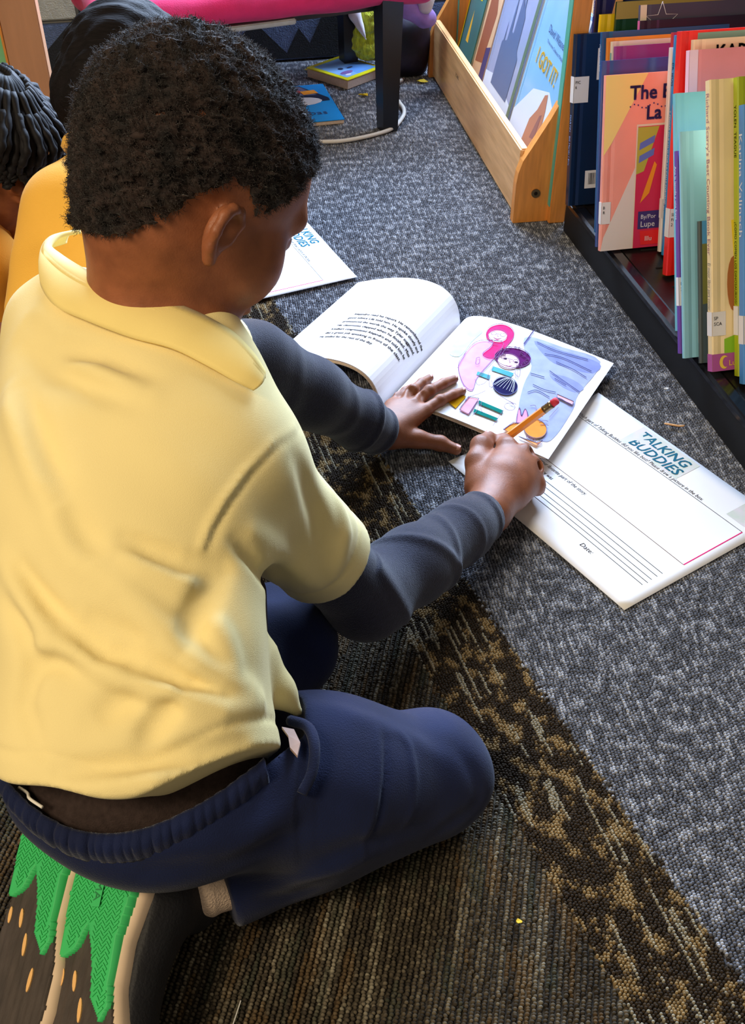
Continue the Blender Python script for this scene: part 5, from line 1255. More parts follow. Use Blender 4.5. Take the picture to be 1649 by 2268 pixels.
ART = [
    ((190, 196, 228), [(0.1106, 0.2018), (0.1601, 0.2079), (0.2154, 0.2101), (0.2162, 0.1220), (0.2217, 0.0882), (0.2229, 0.0254), (0.2148, 0.0026), (0.1841, 0.0103), (0.1633, 0.0432), (0.1489, 0.0953), (0.1414, 0.1404), (0.1174, 0.1713)]),
    ((166, 173, 216), [(0.1223, 0.1967), (0.1630, 0.2001), (0.2150, 0.2062), (0.2159, 0.1776), (0.1847, 0.1677), (0.1570, 0.1671)]),
    ((172, 178, 220), [(0.1686, 0.1375), (0.1925, 0.1470), (0.2170, 0.1395), (0.2107, 0.1224), (0.1885, 0.1239)]),
    ((205, 232, 226), [(0.0303, 0.1734), (0.0509, 0.1807), (0.0494, 0.1491), (0.0504, 0.1050), (0.0311, 0.1128)]),
    ((236, 190, 232), [(0.0553, 0.1448), (0.0683, 0.1594), (0.0898, 0.1637), (0.0930, 0.1211), (0.0926, 0.0713), (0.0991, 0.0408), (0.0837, 0.0459), (0.0610, 0.0784), (0.0550, 0.1075)]),
    ((236, 84, 150), [(0.0598, 0.1720), (0.0560, 0.1894), (0.0602, 0.2024), (0.0698, 0.2100), (0.0830, 0.2070), (0.0928, 0.1940), (0.0961, 0.1785), (0.0958, 0.1632), (0.0983, 0.1330), (0.0878, 0.1200), (0.0758, 0.1244), (0.0782, 0.1460), (0.0759, 0.1598), (0.0669, 0.1625)]),
    ((252, 236, 236), [(0.0864, 0.1839), (0.0878, 0.1773), (0.0867, 0.1709), (0.0833, 0.1658), (0.0782, 0.1630), (0.0725, 0.1631), (0.0673, 0.1661), (0.0636, 0.1714), (0.0621, 0.1779), (0.0631, 0.1845), (0.0665, 0.1897), (0.0717, 0.1925), (0.0774, 0.1923), (0.0827, 0.1892)]),
    ((200, 90, 140), [(0.0700, 0.1711), (0.0773, 0.1701), (0.0819, 0.1753), (0.0782, 0.1679)]),
    ((130, 60, 130), [(0.1351, 0.1522), (0.1369, 0.1439), (0.1359, 0.1353), (0.1322, 0.1274), (0.1263, 0.1210), (0.1189, 0.1170), (0.1109, 0.1157), (0.1031, 0.1174), (0.0966, 0.1218), (0.0920, 0.1285), (0.0900, 0.1367), (0.0909, 0.1454), (0.0946, 0.1535), (0.1005, 0.1601), (0.1081, 0.1643), (0.1164, 0.1655), (0.1242, 0.1637), (0.1307, 0.1590)]),
    ((250, 225, 222), [(0.1250, 0.1357), (0.1267, 0.1279), (0.1255, 0.1203), (0.1217, 0.1144), (0.1160, 0.1113), (0.1096, 0.1116), (0.1036, 0.1152), (0.0992, 0.1216), (0.0974, 0.1294), (0.0985, 0.1371), (0.1023, 0.1432), (0.1081, 0.1463), (0.1147, 0.1460), (0.1207, 0.1422)]),
    ((180, 90, 140), [(0.1108, 0.1193), (0.1164, 0.1195), (0.1205, 0.1253), (0.1176, 0.1176)]),
    ((60, 50, 90), [(0.1078, 0.1335), (0.1077, 0.1319), (0.1064, 0.1306), (0.1046, 0.1302), (0.1035, 0.1311), (0.1036, 0.1327), (0.1049, 0.1341), (0.1066, 0.1344)]),
    ((60, 50, 90), [(0.1235, 0.1349), (0.1234, 0.1333), (0.1221, 0.1319), (0.1203, 0.1316), (0.1192, 0.1325), (0.1193, 0.1341), (0.1206, 0.1354), (0.1223, 0.1358)]),
    ((120, 190, 195), [(0.0994, 0.1066), (0.1286, 0.1085), (0.1292, 0.0983), (0.1009, 0.0968)]),
    ((120, 190, 195), [(0.0869, 0.0838), (0.1051, 0.0851), (0.1073, 0.0759), (0.0886, 0.0760)]),
    ((64, 60, 110), [(0.1449, 0.0828), (0.1467, 0.0753), (0.1462, 0.0678), (0.1433, 0.0614), (0.1385, 0.0571), (0.1326, 0.0556), (0.1264, 0.0569), (0.1208, 0.0611), (0.1167, 0.0674), (0.1147, 0.0749), (0.1152, 0.0825), (0.1180, 0.0891), (0.1229, 0.0935), (0.1290, 0.0950), (0.1353, 0.0936), (0.1409, 0.0893)]),
    ((226, 226, 240), [(0.1232, 0.0863), (0.1269, 0.0884), (0.1356, 0.0576), (0.1322, 0.0590)]),
    ((226, 226, 240), [(0.1339, 0.0871), (0.1384, 0.0844), (0.1415, 0.0608), (0.1386, 0.0625)]),
    ((250, 190, 200), [(0.1007, 0.0252), (0.1136, 0.0290), (0.1162, -0.0082), (0.1026, -0.0062)]),
    ((214, 170, 30), [(0.0843, -0.0002), (0.0895, 0.0256), (0.0978, 0.0236), (0.0971, -0.0060)]),
    ((40, 150, 140), [(0.1148, 0.0263), (0.1493, 0.0258), (0.1506, 0.0186), (0.1170, 0.0194)]),
    ((40, 150, 140), [(0.1174, 0.0067), (0.1502, 0.0073), (0.1503, 0.0011), (0.1189, -0.0004)]),
    ((244, 176, 100), [(0.2096, 0.0243), (0.2113, 0.0161), (0.2102, 0.0082), (0.2064, 0.0022), (0.2008, -0.0009), (0.1944, -0.0004), (0.1884, 0.0035), (0.1841, 0.0103), (0.1823, 0.0184), (0.1833, 0.0264), (0.1871, 0.0327), (0.1929, 0.0358), (0.1994, 0.0352), (0.2054, 0.0311)]),
    ((244, 176, 100), [(0.1646, -0.0097), (0.1695, 0.0116), (0.1777, 0.0130), (0.1752, -0.0100)]),
    ((248, 190, 140), [(0.1857, -0.0103), (0.2083, -0.0069), (0.2134, 0.0018), (0.2108, -0.0131)]),
    ((240, 180, 210), [(0.1724, 0.0132), (0.1639, 0.0419), (0.1677, 0.0391), (0.1735, 0.0295), (0.1711, 0.0459), (0.1806, 0.0335), (0.1785, 0.0196)]),
    ((250, 205, 210), [(0.1937, 0.1011), (0.2171, 0.1006), (0.2182, 0.0929), (0.1964, 0.0942)]),
    ((120, 110, 150), [(0.1111, 0.2196), (0.1128, 0.2194), (0.1142, 0.1789), (0.1126, 0.1792)]),
]
def closed_curve(p, n=4):
    P = [np.array(q) for q in p]; m_ = len(P); out = []
    for i in range(m_):
        a, b_, c_, d = P[i - 1], P[i], P[(i + 1) % m_], P[(i + 2) % m_]
        for k in range(n):
            t = k / n; out.append(tuple(0.5 * (2 * b_ + (c_ - a) * t + (2 * a - 5 * b_ + 4 * c_ - d) * t * t + (3 * b_ - a - 3 * c_ + d) * t ** 3)))
    return out
def page_pen(pts, m, nm, w=0.00035, lift=0.0024):
    pp = [on_page(PROF_R, AR_R, np.interp(o, PROF_R[:, 0], AR_R), t, lift) for o, t in pts]
    mb = MB(); mb.tube(pp, w, 4); return mb.build(nm, m, obk)
ART_RAW = [p for c, p in ART]
ART = [(c, closed_curve(p) if len(p) > 4 else p) for c, p in ART]
for i, (c, p) in enumerate(ART):
    if i in (16, 17): continue
    V = [on_page(PROF_R, AR_R, max(0.004, np.interp(o, PROF_R[:, 0], AR_R)), t, 0.0004 + 0.00006 * i) for o, t in p]
    me = bpy.data.meshes.new('ill'); bm = bmesh.new()
    fc = bm.faces.new([bm.verts.new(v) for v in V]); bmesh.ops.triangulate(bm, faces=[fc])
    bmesh.ops.subdivide_edges(bm, edges=list(bm.edges), cuts=2, use_grid_fill=True)
    for v in bm.verts:
        w = np.array(v.co); o = float(w @ EX); t = float(w @ EY); v.co = on_page(PROF_R, AR_R, np.interp(o, PROF_R[:, 0], AR_R), t, 0.0004 + 0.00006 * i)
    bm.normal_update(); bm.to_mesh(me); bm.free()
    me.materials.append(mat('watercolour_%d_%d_%d' % c, tuple(int(255 * (q / 255) ** 1.4) for q in c), 0.95, 0.10, 60, spec=0.05)); link(bpy.data.objects.new('illustration', me), obk)

M_pen_p = mat('plum_pen_line', (120, 70, 130), 0.7); M_pen_b = mat('blue_pen_line', (90, 96, 150), 0.7)
for j in (4, 5, 6, 8, 9, 15, 18, 22, 23, 24, 25, 26): page_pen(list(ART[j][1]) + [ART[j][1][0]], M_pen_p if j < 15 else M_pen_b, 'pen_line')
_r9 = random.Random(9)
hc = np.mean(np.array(ART_RAW[8]), 0); hr = np.ptp(np.array(ART_RAW[8]), 0) / 2; fc_ = np.mean(np.array(ART_RAW[9]), 0)
for q in range(26):          # curls of the drawn boy's hair
    a = q * 2.4; rr = math.sqrt(_r9.uniform(0.25, 1.05)); c0 = hc + np.array([math.cos(a) * hr[0], math.sin(a) * hr[1]]) * rr
    if np.linalg.norm((c0 - fc_) / (hr * 0.72)) < 0.8: continue
    page_pen([tuple(c0 + (0.0012 + 0.0002 * k) * np.array([math.cos(k * 1.0 + a), math.sin(k * 1.0 + a)])) for k in range(8)], M_pen_p, 'curl_line', 0.00032)
dc = np.mean(np.array(ART_RAW[15]), 0); dr = np.ptp(np.array(ART_RAW[15]), 0) / 2
for q in range(9): page_pen([tuple(dc + np.array([dr[0] * (0.15 + 0.78 * t) * math.sin(-1.35 + 0.3375 * q), dr[1] * (0.9 - 1.45 * t * t)])) for t in np.linspace(0.05, 0.95, 7)], M_whiteink, 'hair_line', 0.00026)
PEN_PLUM = [
    [(0.0715, 0.1811), (0.0719, 0.1781), (0.0706, 0.1757), (0.0683, 0.1750), (0.0659, 0.1764), (0.0647, 0.1791), (0.0652, 0.1820), (0.0671, 0.1837), (0.0696, 0.1833), (0.0715, 0.1811)],
    [(0.0839, 0.1841), (0.0843, 0.1811), (0.0830, 0.1787), (0.0807, 0.1780), (0.0784, 0.1793), (0.0772, 0.1821), (0.0777, 0.1850), (0.0796, 0.1866), (0.0821, 0.1863), (0.0839, 0.1841)],
    [(0.0717, 0.1805), (0.0770, 0.1819)],
    [(0.0716, 0.1696), (0.0780, 0.1685), (0.0825, 0.1737)],
    [(0.0748, 0.1802), (0.0756, 0.1749), (0.0776, 0.1748)],
    [(0.0556, 0.1442), (0.0538, 0.1289), (0.0558, 0.1079), (0.0598, 0.0849), (0.0615, 0.0752)],
    [(0.0686, 0.1588), (0.0779, 0.1553), (0.0849, 0.1572)],
    [(0.0731, 0.1101), (0.0762, 0.1137), (0.0814, 0.1003), (0.0782, 0.0968), (0.0731, 0.1101)],
    [(0.0905, 0.1621), (0.0945, 0.1438), (0.0961, 0.1227), (0.0958, 0.0975), (0.0941, 0.0721)],
    [(0.1062, 0.1337), (0.1064, 0.1313), (0.1052, 0.1293), (0.1032, 0.1286), (0.1013, 0.1297), (0.1003, 0.1319), (0.1008, 0.1342), (0.1025, 0.1356), (0.1046, 0.1354), (0.1062, 0.1337)],
    [(0.1232, 0.1358), (0.1235, 0.1334), (0.1223, 0.1314), (0.1203, 0.1308), (0.1184, 0.1318), (0.1174, 0.1340), (0.1179, 0.1364), (0.1196, 0.1378), (0.1217, 0.1375), (0.1232, 0.1358)],
    [(0.1065, 0.1328), (0.1169, 0.1342)],
    [(0.1123, 0.1335), (0.1139, 0.1271), (0.1161, 0.1272)],
    [(0.0994, 0.1066), (0.1021, 0.0834), (0.1065, 0.0652), (0.1001, 0.0549), (0.0921, 0.0641)],
    [(0.1286, 0.1085), (0.1382, 0.1032), (0.1313, 0.1241), (0.1255, 0.1245)],
    [(0.1277, 0.1150), (0.1356, 0.0984)],
    [(0.1300, 0.1163), (0.1388, 0.0983)],
    [(0.1108, 0.0744), (0.1179, 0.0646), (0.1173, 0.0576)],
    [(0.1029, 0.0839), (0.1134, 0.0622), (0.1176, 0.0611)],
    [(0.1138, 0.0489), (0.1086, 0.0361), (0.1022, 0.0260), (0.1007, 0.0154)],
    [(0.1309, 0.0516), (0.1472, 0.0474), (0.1582, 0.0469)],
    [(0.1431, 0.0484), (0.1553, 0.0453)],
    [(0.1595, 0.0404), (0.1599, 0.0353), (0.1573, 0.0310), (0.1529, 0.0296), (0.1487, 0.0316), (0.1467, 0.0363), (0.1478, 0.0414), (0.1516, 0.0444), (0.1562, 0.0441), (0.1595, 0.0404)],
    [(0.1022, 0.0260), (0.1026, -0.0062), (0.1162, -0.0082), (0.1136, 0.0290)],
    [(0.1493, 0.0258), (0.1502, 0.0073), (0.1511, -0.0109)],
    [(0.1136, 0.0290), (0.1216, 0.0074), (0.1216, -0.0084)],
    [(0.1189, 0.0253), (0.1240, 0.0120), (0.1289, 0.0051)],
    [(0.1937, 0.1011), (0.1964, 0.0942)],
    [(0.1886, 0.0685), (0.1964, 0.0942), (0.2192, 0.0902)],
    [(0.2033, 0.0491), (0.2052, 0.0759)],
    [(0.1857, 0.0362), (0.1843, 0.0483), (0.1844, 0.0547)],
    [(0.1916, 0.0347), (0.1933, 0.0436), (0.1961, 0.0451)],
    [(0.1960, 0.0324), (0.2002, 0.0394), (0.2050, 0.0405)],
    [(0.1995, 0.0280), (0.2047, 0.0324), (0.2087, 0.0331)],
    [(0.1742, 0.0557), (0.1795, 0.0602), (0.1850, 0.0487)],
    [(0.1931, -0.0032), (0.2031, -0.0023), (0.2065, -0.0065), (0.1965, -0.0074), (0.1931, -0.0032)],
    [(0.1957, -0.0033), (0.1985, -0.0078)],
    [(0.1983, -0.0034), (0.2011, -0.0079)],
    [(0.2009, -0.0035), (0.2034, -0.0073)],
    [(0.1652, -0.0109), (0.1688, 0.0050), (0.1752, 0.0147)],
    [(0.2088, -0.0082), (0.2144, -0.0051), (0.2127, 0.0015)],
    [(0.1726, 0.0148), (0.1648, 0.0375), (0.1664, 0.0400), (0.1727, 0.0291), (0.1709, 0.0441), (0.1737, 0.0440), (0.1799, 0.0331)]]
PEN_BLUE = [
    [(0.1268, 0.1953), (0.1564, 0.1927), (0.1999, 0.2016)],
    [(0.1460, 0.1758), (0.1695, 0.1831), (0.2133, 0.1798)],
    [(0.1663, 0.1433), (0.1856, 0.1362), (0.2167, 0.1256)],
    [(0.1593, 0.1010), (0.1761, 0.1000), (0.1906, 0.1045)],
    [(0.1659, 0.1683), (0.1904, 0.1672), (0.2126, 0.1616)],
    [(0.1602, 0.0811), (0.1683, 0.0923), (0.1875, 0.0894)],
    [(0.1781, 0.1321), (0.1960, 0.1280)],
    [(0.1471, 0.1221), (0.1660, 0.1255)]]
for p in PEN_PLUM: page_pen(spline([np.array(q) for q in p], 4) if len(p) > 2 else p, M_pen_p, 'pen_line', 0.00028)
for p in PEN_BLUE: page_pen(spline([np.array(q) for q in p], 4), M_pen_b, 'brush_line', 0.0005, 0.0018)
# ------------------------------------------------------------------ worksheets
M_sheet = mat('white_copy_paper', (238, 237, 240), 0.9, 0.01, 10, spec=0.1)
M_greyline = mat('grey_print_line', (44, 46, 54), 1.0, spec=0.0); M_redline = mat('brown_print_line', (96, 60, 40), 1.0, spec=0.0); M_pinkline = mat('pink_print_line', (214, 40, 110), 1.0, spec=0.0)
M_logo = mat('teal_logo_ink', (44, 104, 128), 1.0, spec=0.0); M_logobg = mat('pale_logo_wash', (204, 214, 200), 0.9, 0.06, 60, rgb2=(212, 204, 208), spec=0.05); M_txt = mat('grey_text_ink', (20, 22, 32), 1.0, spec=0.0)
def worksheet(name, label, origin, ang, lift=0.0012, full=True):
    """local x along the text lines, y towards the top of the sheet"""
    W, Hh = 0.307, 0.252
    r = empty(name, origin, (0, 0, ang)); tag(r, label, 'worksheet', 'talking buddies worksheets')
    def zz(x, y): return lift + 0.0015 * math.sin(x * 9) ** 2 + 0.006 * max(0, (y - 0.20) / 0.052) ** 2 * max(0, 1 - x / 0.22)
    nx, ny = 24, 16; V = []; F = []
    for k in (0, 1):
        for j in range(ny + 1):
            for i in range(nx + 1):
                x, y = W * i / nx, Hh * j / ny; V.append((x, y, zz(x, y) - 0.0005 * k))
    q = lambda k, i, j: k * (nx + 1) * (ny + 1) + j * (nx + 1) + i
    for j in range(ny):
        for i in range(nx):
            F.append((q(0, i, j), q(0, i + 1, j), q(0, i + 1, j + 1), q(0, i, j + 1))); F.append((q(1, i, j), q(1, i, j + 1), q(1, i + 1, j + 1), q(1, i + 1, j)))
    for i in range(nx): F.append((q(1, i, 0), q(1, i + 1, 0), q(0, i + 1, 0), q(0, i, 0))); F.append((q(0, i, ny), q(0, i + 1, ny), q(1, i + 1, ny), q(1, i, ny)))
    for j in range(ny): F.append((q(0, 0, j), q(0, 0, j + 1), q(1, 0, j + 1), q(1, 0, j))); F.append((q(1, W and nx, j), q(1, nx, j + 1), q(0, nx, j + 1), q(0, nx, j)))
    mobj('sheet', V, F, M_sheet, r, True)
    def line(x0, y0, x1, y1, wd, m, nm):
        dx, dy = x1 - x0, y1 - y0; l = math.hypot(dx, dy); px, py = -dy / l * wd / 2, dx / l * wd / 2; n = 12; V = []
        for i in range(n + 1):
            t = i / n; x, y = x0 + dx * t, y0 + dy * t
            V += [(x - px, y - py, zz(x, y) + 0.0002), (x + px, y + py, zz(x, y) + 0.0002)]
        mobj(nm, V, [(2 * i, 2 * i + 2, 2 * i + 3, 2 * i + 1) for i in range(n)], m, r)
    def txt(s, x, y, size, m, fit=None, bold=0.0, k=1, shear=0.0): lettering('print', r, s, size, m, lambda a, b_: (x + a, y + b_, zz(x + a, y + b_) + 0.0003 * k), bold, fit, shear=shear)
    def patch(x0, y0, x1, y1, m, nm):
        V = []; n = 8
        for i in range(n + 1):
            x = x0 + (x1 - x0) * i / n; V += [(x, y0, zz(x, y0) + 0.00015), (x, y1, zz(x, y1) + 0.00015)]
        mobj(nm, V, [(2 * i, 2 * i + 2, 2 * i + 3, 2 * i + 1) for i in range(n)], m, r)
    patch(0.088, 0.206, 0.184, 0.249, M_logobg, 'logo_wash')
    txt('TALKING', 0.094, 0.2290, 0.0205, M_logo, 0.082, 0.0007, 2, 0.2); txt('BUDDIES', 0.097, 0.2105, 0.0205, M_logo, 0.083, 0.0007, 2, 0.2)
    patch(0.262, 0.208, 0.300, 0.242, M_logobg, 'logo_wash')
    txt('Which part of Talking Buddies did you like best? Please draw a picture in the box.', 0.012, 0.2015, 0.0082, M_txt, 0.218, shear=0.15)
    line(0.012, 0.1990, 0.294, 0.1990, 0.0007, M_greyline, 'ruled_line'); line(0.012, 0.1030, 0.294, 0.1030, 0.0007, M_redline, 'ruled_line'); line(0.294, 0.1030, 0.294, 0.1990, 0.0014, M_pinkline, 'ruled_line'); line(0.012, 0.1030, 0.012, 0.1990, 0.0007, M_greyline, 'ruled_line')
    txt('Please write about your favorite part of the story.', 0.012, 0.0935, 0.0082, M_txt, 0.133, shear=0.15); txt('My favorite part of the story was', 0.012, 0.0805, 0.0082, M_txt, 0.088, shear=0.15)
    for y in (0.0735, 0.0654, 0.0568, 0.0428): line(0.085 if y < 0.08 else 0.012, y, 0.291, y, 0.00075, M_greyline, 'ruled_line')
    line(0.03, 0.0498, 0.292, 0.0498, 0.00075, M_greyline, 'ruled_line')
    txt('Name:', 0.018, 0.0290, 0.0082, M_txt, shear=0.15); txt('Date:', 0.205, 0.0290, 0.0088, M_txt, shear=0.15); txt('© 2016', 0.014, 0.0150, 0.0060, M_txt)
    return r
worksheet('worksheet', 'white worksheet titled TALKING BUDDIES under the writing hand and open book', (0.094, 1.015, 0.0), math.atan2(-0.828, 0.5607))
# ------------------------------------------------------------------ second worksheet beyond the boy's face
worksheet('worksheet', 'half-hidden white worksheet lying beyond the boy’s cheek', (-0.082 - 0.307 * 0.30 - 0.252 * 0.83, 1.496 + 0.307 * 0.9 - 0.252 * 0.56 + 0.02, 0.0), math.atan2(-0.90, 0.30) + 0.12, 0.004)

# ------------------------------------------------------------------ things under and beside the bench
M_board = mat('board_book_edge', (196, 176, 160), 0.8, 0.08, 200)
def board_book(label, c, ang, w, h, th, m, deco):
    r = empty('board_book', c, (0, 0, ang)); tag(r, label, 'book')
    MB().box((0, 0, 0), (w, h, th), 0.0012).build('page_block', M_board, r)
    MB().box((-0.001, -0.001, th), (w + 0.001, h + 0.001, th + 0.002), 0.0008).build('cover', m, r)
    for i, (c_, p) in enumerate(deco):
        MB().add([(x * w, y * h, th + 0.0022 + 0.0001 * i) for x, y in p], [tuple(range(len(p)))]).build('cover_print', mat('print_%d_%d_%d' % c_, c_, 0.4), r)
    return r
ov = lambda x, y, a, b_, n=14: [(x + a * math.cos(t), y + b_ * math.sin(t)) for t in np.linspace(0, 6.283, n, endpoint=False)]
bb = board_book('bright blue children’s book with a pale plate on its cover, under the bench', (-0.320, 2.075, 0.0), math.radians(14), 0.27, 0.215, 0.008, cov('cyan_blue', (36, 142, 214), 0.25),
    [((24, 34, 60), [(0.30, 0.98), (0.35, 0.62), (0.62, 0.48), (0.98, 0.52), (0.98, 0.60), (0.80, 0.98)]), ((110, 104, 130), [(0.45, 0.96), (0.48, 0.75), (0.90, 0.70), (0.80, 0.96)]),
     ((206, 208, 214), ov(0.72, 0.54, 0.20, 0.12)), ((176, 100, 70), ov(0.70, 0.58, 0.07, 0.05)), ((240, 150, 40), [(0.80, 0.72), (0.92, 0.74), (0.90, 0.84), (0.78, 0.82)]), ((200, 60, 50), [(0.72, 0.76), (0.79, 0.76), (0.78, 0.86), (0.72, 0.84)])])
lettering('cover_lettering', bb, 'de sílabas', 0.030, mat('navy_ink', (44, 60, 110), 0.6), lambda x, y: (0.13 + x, 0.035 + y, 0.0108))
board_book('thick board book with a yellow border and blue picture, under the bench', (-0.055, 2.340, 0.0), math.radians(48), 0.115, 0.125, 0.019, cov('border_yellow', (226, 214, 30), 0.35),
    [((130, 176, 224), [(0.09, 0.09), (0.93, 0.09), (0.93, 0.91), (0.09, 0.91)]), ((96, 150, 216), [(0.4, 0.1), (0.93, 0.1), (0.93, 0.6), (0.5, 0.5)]), ((120, 90, 150), ov(0.30, 0.28, 0.16, 0.07)), ((220, 210, 230), ov(0.24, 0.18, 0.07, 0.04)), ((40, 50, 80), ov(0.36, 0.48, 0.06, 0.05)), ((40, 50, 80), ov(0.55, 0.42, 0.08, 0.03))])

def drape(name, label, cat, m, caps_, lo, hi, h=0.004, nz=(0.004, 16), seed=2):
    s = SDF(lo, hi, h)
    for a, b_, ra, rb in caps_: s.cap(a, b_, ra, rb, 0.02)
    s.noise(nz[0], nz[1], seed); s.noise(nz[0] * 0.7, nz[1] * 2.6, seed + 1)
    v, f = s.mesh(); o = np_mesh(name, v, f, m); tag(o, label, cat); return o
M_tulle = mat('lime_tulle', (196, 204, 44), 0.9, 0.35, 70, 0.9, 120, sheen=0.4, stretch=(3, 3, 0.7), bdist=0.006)
M_cloth = mat('white_cloth', (214, 206, 216), 0.9, 0.06, 40, 0.2, 200)
M_lilac = mat('lilac_cloth', (168, 136, 214), 0.85, 0.15, 40, 0.3, 150)
M_bag = mat('black_bag_nylon', (14, 12, 20), 0.6, 0.3, 20, 0.3, 80, rgb2=(34, 22, 48))
tu = drape('tulle_skirt', 'lime yellow tulle fabric hanging behind the bench leg', 'fabric', M_tulle,
    [((0.006, 2.49, 0.27), (-0.012, 2.49, 0.13), 0.020, 0.042), ((-0.012, 2.49, 0.13), (-0.022, 2.485, 0.055), 0.042, 0.034), ((-0.04, 2.47, 0.05), (0.01, 2.46, 0.048), 0.016, 0.020), ((-0.03, 2.485, 0.075), (-0.062, 2.475, 0.052), 0.018, 0.008)],
    (-0.12, 2.40, 0.024), (0.08, 2.57, 0.33), 0.003, (0.003, 18), 5)
wc = SDF((-0.08, 2.40, 0.05), (0.08, 2.56, 0.32), 0.003)
wc.chain([np.array(p) for p in ((-0.008, 2.455, 0.265), (-0.030, 2.445, 0.20), (-0.040, 2.435, 0.13), (-0.014, 2.430, 0.078))], [0.010, 0.008, 0.013, 0.004], 0.01); wc.noise(0.002, 22, 4)
a_, b_ = wc.mesh(); tag(np_mesh('cloth_strip', a_, b_, M_cloth), 'torn white cloth strip over the lime tulle', 'cloth')
plush = empty('soft_toy', (0.10, 2.38, 0.0)); tag(plush, 'white and lilac soft bundle on the black bag by the rack', 'soft toy')
ps = SDF((0.0, 2.28, 0.10), (0.17, 2.44, 0.32), 0.003); ps.cap((0.098, 2.36, 0.30), (0.100, 2.345, 0.215), 0.030, 0.026, 0.0); ps.cap((0.100, 2.345, 0.215), (0.112, 2.340, 0.175), 0.026, 0.014, 0.01); ps.cap((0.112, 2.345, 0.17), (0.134, 2.37, 0.27), 0.013, 0.015, 0.008); ps.noise(0.002, 20, 9)
a_, b_ = ps.mesh(); np_mesh('white_body', a_ - np.array([0.10, 2.38, 0.0]), b_, M_cloth, plush)
ps = SDF((0.0, 2.28, 0.08), (0.18, 2.46, 0.32), 0.003); ps.chain([np.array(p) for p in ((0.062, 2.355, 0.31), (0.066, 2.35, 0.22), (0.078, 2.35, 0.165), (0.112, 2.36, 0.145))], [0.016, 0.018, 0.019, 0.022], 0.01); ps.cap((0.052, 2.37, 0.29), (0.056, 2.37, 0.19), 0.012, 0.012, 0.01); ps.noise(0.002, 24, 3)
a_, b_ = ps.mesh(); np_mesh('lilac_wrap', a_ - np.array([0.10, 2.38, 0.0]), b_, M_lilac, plush)
bg_ = SDF((-0.0, 2.35, -0.002), (0.17, 2.54, 0.18), 0.004); bg_.ell((0.080, 2.45, 0.055), (0.050, 0.055, 0.075), None, 0.0); bg_.ell((0.082, 2.44, 0.10), (0.040, 0.05, 0.045), None, 0.02); bg_.noise(0.003, 14, 7)
bg_.comb((slice(None),) * 3, np.broadcast_to(0.001 - bg_.ax[2][None, None, :], bg_.d.shape).astype(np.float32), 0.004, 'i')
a_, b_ = bg_.mesh(); bag = np_mesh('bag', a_, b_, M_bag); tag(bag, 'slumped black bag on the floor between bench leg and rack', 'bag')
M_cable = mat('white_cable', (206, 200, 190), 0.5)
cb = MB(); cb.tube(spline([(-0.55, 2.02, 0.005), (-0.35, 2.00, 0.005), (-0.20, 2.015, 0.005), (-0.12, 2.029, 0.005), (-0.058, 2.036, 0.005), (0.005, 2.069, 0.005), (0.042, 2.105, 0.005), (0.063, 2.165, 0.005), (0.066, 2.208, 0.005), (0.058, 2.245, 0.005), (0.046, 2.30, 0.005), (0.050, 2.36, 0.005), (0.066, 2.388, 0.005)], 8), 0.0042, 8)
tag(cb.build('power_cable', M_cable, None, True), 'white cable looping round the bench leg on the carpet', 'cable')
M_scrap = mat('yellow_paper_scrap', (226, 196, 40), 0.7); M_shav = mat('wood_shaving', (226, 176, 126), 0.7); M_fluff = mat('white_fluff', (210, 208, 206), 0.9)
def scrap(name, label, cat, m, c, s, seed, group=None):
    r = random.Random(seed); mb = MB(); n = 7
    P = [(c[0] + s * r.uniform(0.6, 1.2) * math.cos(6.283 * i / n) * 1.6, c[1] + s * r.uniform(0.5, 1.1) * math.sin(6.283 * i / n), 0.0015 + r.uniform(0, s * 0.7)) for i in range(n)]
    V = P + [(x, y, z + 0.0008) for x, y, z in P] + [(c[0], c[1], 0.001), (c[0], c[1], 0.0025 + s * 0.3)]
    F = [(i, 2 * n, (i + 1) % n) for i in range(n)] + [(n + i, n + (i + 1) % n, 2 * n + 1) for i in range(n)] + [(i, (i + 1) % n, n + (i + 1) % n, n + i) for i in range(n)]
    tag(mobj(name, V, F, m), label, cat, group)
scrap('paper_scrap', 'yellow scrap on the carpet left of the black bench leg', 'scrap', M_scrap, (-0.019, 2.300), 0.008, 1)
scrap('paper_scrap', 'yellow scrap at the far foot of the wooden rack', 'scrap', M_scrap, (0.110, 2.385), 0.008, 2)
scrap('paper_scrap', 'dark yellow scrap in the shadow behind the board book', 'scrap', M_scrap, (-0.145, 2.46), 0.007, 3)
scrap('paper_scrap', 'tiny yellow fleck on the brown striped carpet', 'scrap', M_scrap, (0.118, 0.415), 0.0022, 4)
mb = MB(); mb.tube(spline([(0.378, 1.092, 0.003), (0.388, 1.088, 0.0036), (0.396, 1.086, 0.0034), (0.404, 1.087, 0.003)], 4), [0.0006] + [0.0014] * 11 + [0.0005], 6); tag(mb.build('wood_shaving', M_shav, None, True), 'curved pale wood shaving on the carpet near the shelf', 'shaving')
scrap('fluff', 'white crumb on the carpet beside the shelf kickplate', 'crumb', M_fluff, (0.398, 1.172), 0.0022, 5)
mb = MB(); mb.tube([(-0.110, 0.318, 0.002), (-0.104, 0.334, 0.003), (-0.100, 0.352, 0.002)], 0.0005, 5); tag(mb.build('thread', M_fluff), 'white thread on the carpet next to the shoes', 'thread')

